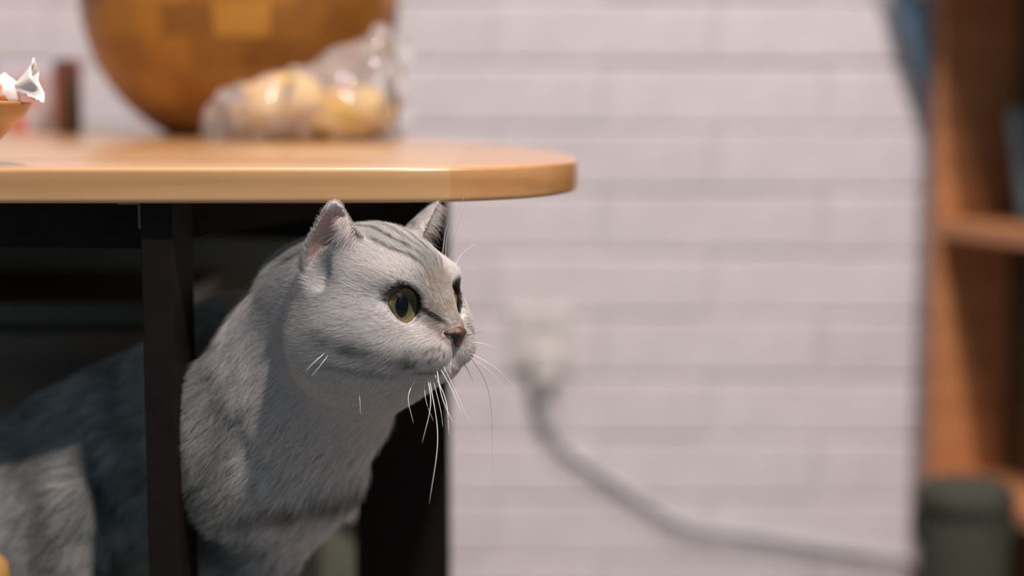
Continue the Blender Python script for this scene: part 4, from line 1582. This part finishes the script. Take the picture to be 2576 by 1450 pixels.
def build_fur():
    tri = np.concatenate([CF[:, [0, 1, 2]], CF[:, [0, 2, 3]]])
    a, b, c = CV[tri[:, 0]], CV[tri[:, 1]], CV[tri[:, 2]]
    ar = 0.5 * np.linalg.norm(np.cross(b - a, c - a), axis=1)
    cen = (a + b + c) / 3
    cn = (CN[tri[:, 0]] + CN[tri[:, 1]] + CN[tri[:, 2]]) / 3
    qd = to_head(cen)
    hr = np.sqrt((qd ** 2).sum(1))
    dens = lerp(2.5, 1.0, sstep(60, 110, hr))
    dens = dens * lerp(1.0, 0.72, sstep(-0.130, -0.170, cen[:, 0] + 0.25 * (cen[:, 2] - 0.60)))
    away = (cn[:, 1] > 0.55) & (cen[:, 1] > 1.0)
    dens = np.where(away, dens * 0.35, dens)
    pr = ar * dens
    pr /= pr.sum()
    pick = RNG.choice(len(tri), N_FUR, p=pr)
    r1, r2 = np.sqrt(RNG.random(N_FUR)), RNG.random(N_FUR)
    w0, w1, w2 = 1 - r1, r1 * (1 - r2), r1 * r2
    t = tri[pick]
    P = CV[t[:, 0]] * w0[:, None] + CV[t[:, 1]] * w1[:, None] + CV[t[:, 2]] * w2[:, None]
    N = CN[t[:, 0]] * w0[:, None] + CN[t[:, 1]] * w1[:, None] + CN[t[:, 2]] * w2[:, None]
    N /= np.linalg.norm(N, axis=1, keepdims=True)
    F, q, r, ins, mem, hv, sc = fur_flow(P, N)
    ld = lid_dist(q)
    nd = nose_sdf(P) * 1000
    inball = np.zeros(len(P), bool)
    for s in (-1, 1):
        d, u, v = eye_axes(s)
        e = q - EYE_C[s]
        inball |= (np.sqrt((e ** 2).sum(1)) < EYE_R + 2.0) & (e @ d > 0.5)
    keep = (ld > 2.5) & (nd > 0.25) & ~inball & (P[:, 2] > BENCH_Z + 0.002)
    canal = (ins > 0.5) & (hv < 12) & (hv > -6) & (np.abs(sc + 0.05) < 0.5)
    keep &= ~((ins > 0.5) & (hv > 4) & (RNG.random(len(P)) < 0.72)) & ~(canal & (RNG.random(len(P)) < 0.85))
    P, N, F, q, r, ins, mem, hv, sc, ld, nd = (k[keep] for k in (P, N, F, q, r, ins, mem, hv, sc, ld, nd))
    n = len(P)
    # lengths (m)
    x, z, ay = q[:, 0], q[:, 2], np.abs(q[:, 1])
    L = np.full(n, 0.0075)
    L = lerp(L, 0.0036, sstep(26, 42, x) * sstep(-16, -8, z))
    L = lerp(L, 0.0042, sstep(32, 42, x) * sstep(-12, -18, z))
    L = lerp(L, 0.0060, sstep(10, 25, z) * sstep(0, 15, x))
    L = lerp(L, 0.0105, sstep(12, -8, x) * sstep(-2, -18, z) * sstep(105, 70, r))
    L = lerp(L, 0.0200, sstep(62, 100, r))
    L = lerp(L, 0.0030, np.clip(mem, 0, 1) * sstep(4, 14, hv))
    L = np.where(ins > 0.5, lerp(0.0030, L, 0.15), L)
    L *= lerp(0.35, 1.0, sstep(2.0, 7.5, ld))
    L *= lerp(0.75, 1.0, sstep(0.3, 4.0, nd))
    leg = sstep(0.52, 0.46, P[:, 2])
    L = lerp(L, 0.006, leg)
    L *= RNG.uniform(0.62, 1.18, n)
    # tangent flow with clumping
    cl = 210.0
    cn1 = np.stack([vnoise(P * cl, 40 + k) for k in range(3)], 1)
    cn2 = np.stack([vnoise(P * 620, 50 + k) for k in range(3)], 1)
    amt = lerp(0.15, 0.45, sstep(62, 100, r))[:, None]
    rnd = RNG.normal(0, 1, (n, 3))
    T = F + amt * cn1 + 0.6 * amt * cn2 + 0.13 * rnd
    # part the fur away from the eyes
    for s in (-1, 1):
        e = q - EYE_C[s]
        de = np.linalg.norm(e, axis=1)
        m = sstep(20, 14, de)[:, None]
        T = lerp(T, (e / de[:, None]) @ HRn.T, 0.6 * m)
    T -= N * (T * N).sum(1, keepdims=True)
    T /= np.linalg.norm(T, axis=1, keepdims=True) + 1e-9
    lift = lerp(0.28, 0.46, sstep(62, 100, r)) + 0.10 * RNG.normal(0, 1, n)
    lift = lerp(lift, 0.5, sstep(36, 44, q[:, 0]) * sstep(-27, -20, q[:, 2]))
    lift = np.where(mem > 0.3, 0.42 + 0.1 * RNG.normal(0, 1, n), lift)
    lift = np.clip(lift, 0.12, 0.9)[:, None]
    # wisps: strands lean towards the middle of the small tuft they belong to
    cell = np.floor((P + 0.0022 * np.stack([vnoise(P * 300, 60 + k) for k in range(3)], 1)) / lerp(0.0022, 0.0052, sstep(62, 100, r))[:, None]).astype(np.int64)
    key = (cell[:, 0] * 73856093) ^ (cell[:, 1] * 19349663) ^ (cell[:, 2] * 83492791)
    _, inv, cnt = np.unique(key, return_inverse=True, return_counts=True)
    mid = np.stack([np.bincount(inv, P[:, k]) for k in range(3)], 1) / cnt[:, None]
    pull = (mid[inv] - P)
    pull = pull * np.clip(0.005 / (np.linalg.norm(pull, axis=1, keepdims=True) + 1e-9), 0, 1)
    cst = lerp(0.20, 1.0, sstep(62, 100, r))[:, None] * RNG.uniform(0.5, 1.1, n)[:, None]
    K = 5
    pts = np.zeros((n, K, 3), np.float32)
    pos = P - N * 0.0002
    pts[:, 0] = pos
    for k in range(1, K):
        u = k / (K - 1)
        lf = lift * (1.25 - 0.85 * u)
        d = T + N * lf + (0.10 * u) * cn2 + np.array((0, 0, -0.10 * u))
        d /= np.linalg.norm(d, axis=1, keepdims=True)
        pos = pos + d * (L / (K - 1))[:, None]
        pts[:, k] = pos + pull * cst * u ** 1.4
    C = coat(P, N)
    inn = (ins > 0.5) & (hv > 4)
    C[inn] = 0.45 * C[inn] + 0.55 * CREAM
    # ticking: strand to strand variation, more on the body
    body = sstep(62, 100, r)
    v = RNG.normal(0, 1, n)
    C = C * np.clip(1 + lerp(0.06, 0.24, body) * v, 0.35, 1.5)[:, None]
    dk = RNG.random(n) < lerp(0.02, 0.12, body)
    C[dk] *= 0.45
    C = np.clip(C, 0.004, 0.9)
    rad0 = lerp(0.000041, 0.000070, body) * RNG.uniform(0.8, 1.2, n)
    prof = np.array([1.0, 0.95, 0.8, 0.55, 0.18])
    R = (rad0[:, None] * prof[None]).astype(np.float32)
    hc = bpy.data.hair_curves.new('fur')
    hc.add_curves([K] * n)
    hc.attributes['position'].data.foreach_set('vector', pts.reshape(-1))
    ra = hc.attributes.get('radius') or hc.attributes.new('radius', 'FLOAT', 'POINT')
    ra.data.foreach_set('value', R.reshape(-1))
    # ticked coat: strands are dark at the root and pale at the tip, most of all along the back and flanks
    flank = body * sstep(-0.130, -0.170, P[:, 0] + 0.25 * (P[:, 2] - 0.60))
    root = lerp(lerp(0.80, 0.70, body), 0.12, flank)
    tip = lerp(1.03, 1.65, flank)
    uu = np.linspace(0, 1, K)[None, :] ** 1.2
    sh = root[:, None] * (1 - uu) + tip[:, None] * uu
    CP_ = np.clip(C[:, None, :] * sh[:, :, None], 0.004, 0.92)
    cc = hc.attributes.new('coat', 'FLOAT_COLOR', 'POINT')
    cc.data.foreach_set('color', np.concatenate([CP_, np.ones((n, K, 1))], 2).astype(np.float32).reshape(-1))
    na = hc.attributes.new('skin_normal', 'FLOAT_VECTOR', 'CURVE')
    na.data.foreach_set('vector', N.astype(np.float32).reshape(-1))
    so = hc.attributes.new('soft', 'FLOAT', 'CURVE')
    so.data.foreach_set('value', lerp(0.62, 0.30, body).astype(np.float32))
    return hc


def fur_material():
    k = NT('fur')
    a = k.n('ShaderNodeAttribute', attribute_name='coat')
    nn = k.n('ShaderNodeAttribute', attribute_name='skin_normal')
    ge = k.n('ShaderNodeNewGeometry')
    vm = k.n('ShaderNodeMix', data_type='VECTOR')
    sf = k.n('ShaderNodeAttribute', attribute_name='soft')
    k.l(sf.outputs['Fac'], vm.inputs[0])
    k.l(ge.outputs['Normal'], vm.inputs[4])
    k.l(nn.outputs['Vector'], vm.inputs[5])
    nr = k.n('ShaderNodeVectorMath', operation='NORMALIZE')
    k.l(vm.outputs[1], nr.inputs[0])
    df = k.n('ShaderNodeBsdfDiffuse')
    k.l(a.outputs['Color'], df.inputs['Color'])
    k.l(nr.outputs[0], df.inputs['Normal'])
    tl = k.n('ShaderNodeBsdfTranslucent')
    k.l(a.outputs['Color'], tl.inputs['Color'])
    gl = k.n('ShaderNodeBsdfGlossy')
    gl.inputs['Roughness'].default_value = 0.45
    gl.inputs['Color'].default_value = (0.8, 0.8, 0.8, 1)
    m1 = k.n('ShaderNodeMixShader'); m1.inputs[0].default_value = 0.09
    k.l(df.outputs[0], m1.inputs[1]); k.l(tl.outputs[0], m1.inputs[2])
    m2 = k.n('ShaderNodeMixShader'); m2.inputs[0].default_value = 0.05
    k.l(m1.outputs[0], m2.inputs[1]); k.l(gl.outputs[0], m2.inputs[2])
    k.l(m2.outputs[0], k.out.inputs['Surface'])
    return k.m


if not globals().get('NO_FUR'):
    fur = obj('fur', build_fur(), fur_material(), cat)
    fur['kind'] = 'stuff'

# ---- ear tufts: long pale hairs rooted along the front rim of each ear
def ear_tufts():
    pts, rad = [], []
    for s in (-1, 1):
        e = EAR[s]
        nt = 1000
        for i in range(nt):
            v = RNG.uniform(2, 33) if s == -1 else RNG.uniform(6, 40)
            ui, uo = np.interp(v, EV, EI), np.interp(v, EV, EOo)
            u = ui + RNG.uniform(0.04, 0.42) * (uo - ui) * (1 if v < 22 else 0.6)
            wm = ear_mid(np.array([u]), np.array([v]))[0][0]
            root = e['C'] + e['eu'] * u + e['ev'] * (v * e['H'] / 44.5) + e['ew'] * (wm + 0.8)
            L = RNG.uniform(8, 18) * np.interp(v, [0, 20, 40], [1.0, 0.9, 0.45])
            d = e['eu'] * RNG.uniform(0.25, 0.75) + e['ew'] * RNG.uniform(0.7, 1.1) + e['ev'] * RNG.uniform(-0.7, 0.25) * (1 if v < 18 else 0.5) + RNG.normal(0, 0.16, 3)
            d /= np.linalg.norm(d)
            bend = -e['ev'] * RNG.uniform(0.2, 0.7) + e['eu'] * RNG.uniform(0.1, 0.5)
            p = root.copy()
            for k in range(6):
                pts.append(p.copy())
                rad.append(0.000042 * (1 - 0.8 * k / 5))
                dd = d + bend * (k / 5) ** 1.3
                p = p + dd / np.linalg.norm(dd) * L / 5
    pts = from_head(np.array(pts))
    n = len(pts) // 6
    hc = bpy.data.hair_curves.new('ear_hair')
    hc.add_curves([6] * n)
    hc.attributes['position'].data.foreach_set('vector', pts.astype(np.float32).reshape(-1))
    ra = hc.attributes.get('radius') or hc.attributes.new('radius', 'FLOAT', 'POINT')
    ra.data.foreach_set('value', np.array(rad, np.float32))
    k = NT('ear_hair')
    k.b.inputs['Base Color'].default_value = (0.78, 0.71, 0.68, 1)
    k.b.inputs['Roughness'].default_value = 0.5
    k.b.inputs['Transmission Weight'].default_value = 0.0
    o = obj('ear_hair', hc, k.m, cat)
    o['kind'] = 'stuff'


ear_tufts()

# ---- whiskers: rooted where the line of sight meets the head
wm_l = plain('whisker_white', (0.85, 0.82, 0.82), 0.35, 0.02)
wm_d = plain('whisker_dark', (0.05, 0.05, 0.055), 0.4, 0.02)
WH = [  # pixel path, sideways spread in metres away from the face, thick (px at full frame), dark
    ([(1047, 950), (1027, 1000), (1040, 1065)], -0.012, 2.2, 0),
    ([(1075, 945), (1083, 1020), (1062, 1115)], -0.016, 2.4, 0),
    ([(1079, 945), (1101, 1100), (1080, 1268)], -0.022, 2.6, 0),
    ([(1090, 935), (1122, 1010), (1130, 1095)], -0.020, 2.2, 0),
    ([(1098, 925), (1112, 1000), (1140, 1065)], -0.018, 2.4, 0),
    ([(1106, 925), (1134, 975), (1163, 1042)], -0.015, 2.2, 0),
    ([(1088, 950), (1108, 1030), (1114, 1075)], -0.014, 1.6, 0),
    ([(1066, 955), (1072, 1010), (1090, 1060)], -0.012, 1.5, 0),
    ([(1112, 915), (1146, 985), (1180, 1062)], -0.012, 1.5, 0),
    ([(1160, 905), (1193, 965), (1213, 1000)], 0.012, 1.8, 0),
    ([(1163, 905), (1186, 950), (1198, 975)], 0.012, 1.8, 1),
    ([(1165, 880), (1245, 925), (1305, 985)], 0.016, 2.0, 0),
    ([(1165, 886), (1232, 935), (1282, 990)], 0.016, 1.5, 0),
    ([(1165, 862), (1212, 864), (1250, 878)], 0.012, 1.8, 0),
    ([(1166, 844), (1190, 841), (1216, 833)], 0.010, 1.5, 1),
    ([(1165, 870), (1230, 990), (1240, 1190)], 0.020, 1.1, 1),
    ([(1113, 640), (1122, 575), (1140, 535)], -0.012, 2.4, 0),
    ([(1120, 645), (1127, 585), (1168, 495)], -0.014, 2.0, 0),
    ([(1128, 655), (1146, 590), (1178, 486)], -0.014, 1.4, 0),
    ([(1140, 680), (1162, 640), (1200, 610)], 0.010, 1.1, 0),
    ([(825, 883), (798, 905), (770, 932)], -0.010, 1.8, 0),
    ([(832, 885), (812, 912), (783, 948)], -0.010, 1.4, 0),
    ([(900, 975), (905, 1005), (907, 1045)], -0.008, 1.4, 0),
]
for path, sp_, th, dk in WH:
    ray = (at(path[0][0], path[0][1], 1.0) - Vector((0, 0, CAM_Z))).normalized()
    hit = bvh.ray_cast(Vector((0, 0, CAM_Z)), ray)[0]
    y0 = hit.y if hit is not None else 0.965
    ctl = [at(x, y, y0 + 0.002 + sp_ * i / (len(path) - 1) * (1.3 if i else 1)) for i, (x, y) in enumerate(path)]
    pts = [Vector(p) for p in catmull([tuple(c) for c in ctl], 8)]
    m = len(pts)
    rads = [th / 2 / F_PX * (1 - 0.85 * (i / (m - 1)) ** 1.3) for i in range(m)]
    obj('whisker', tube('whisker', pts, rads, 5), wm_d if dk else wm_l, cat)
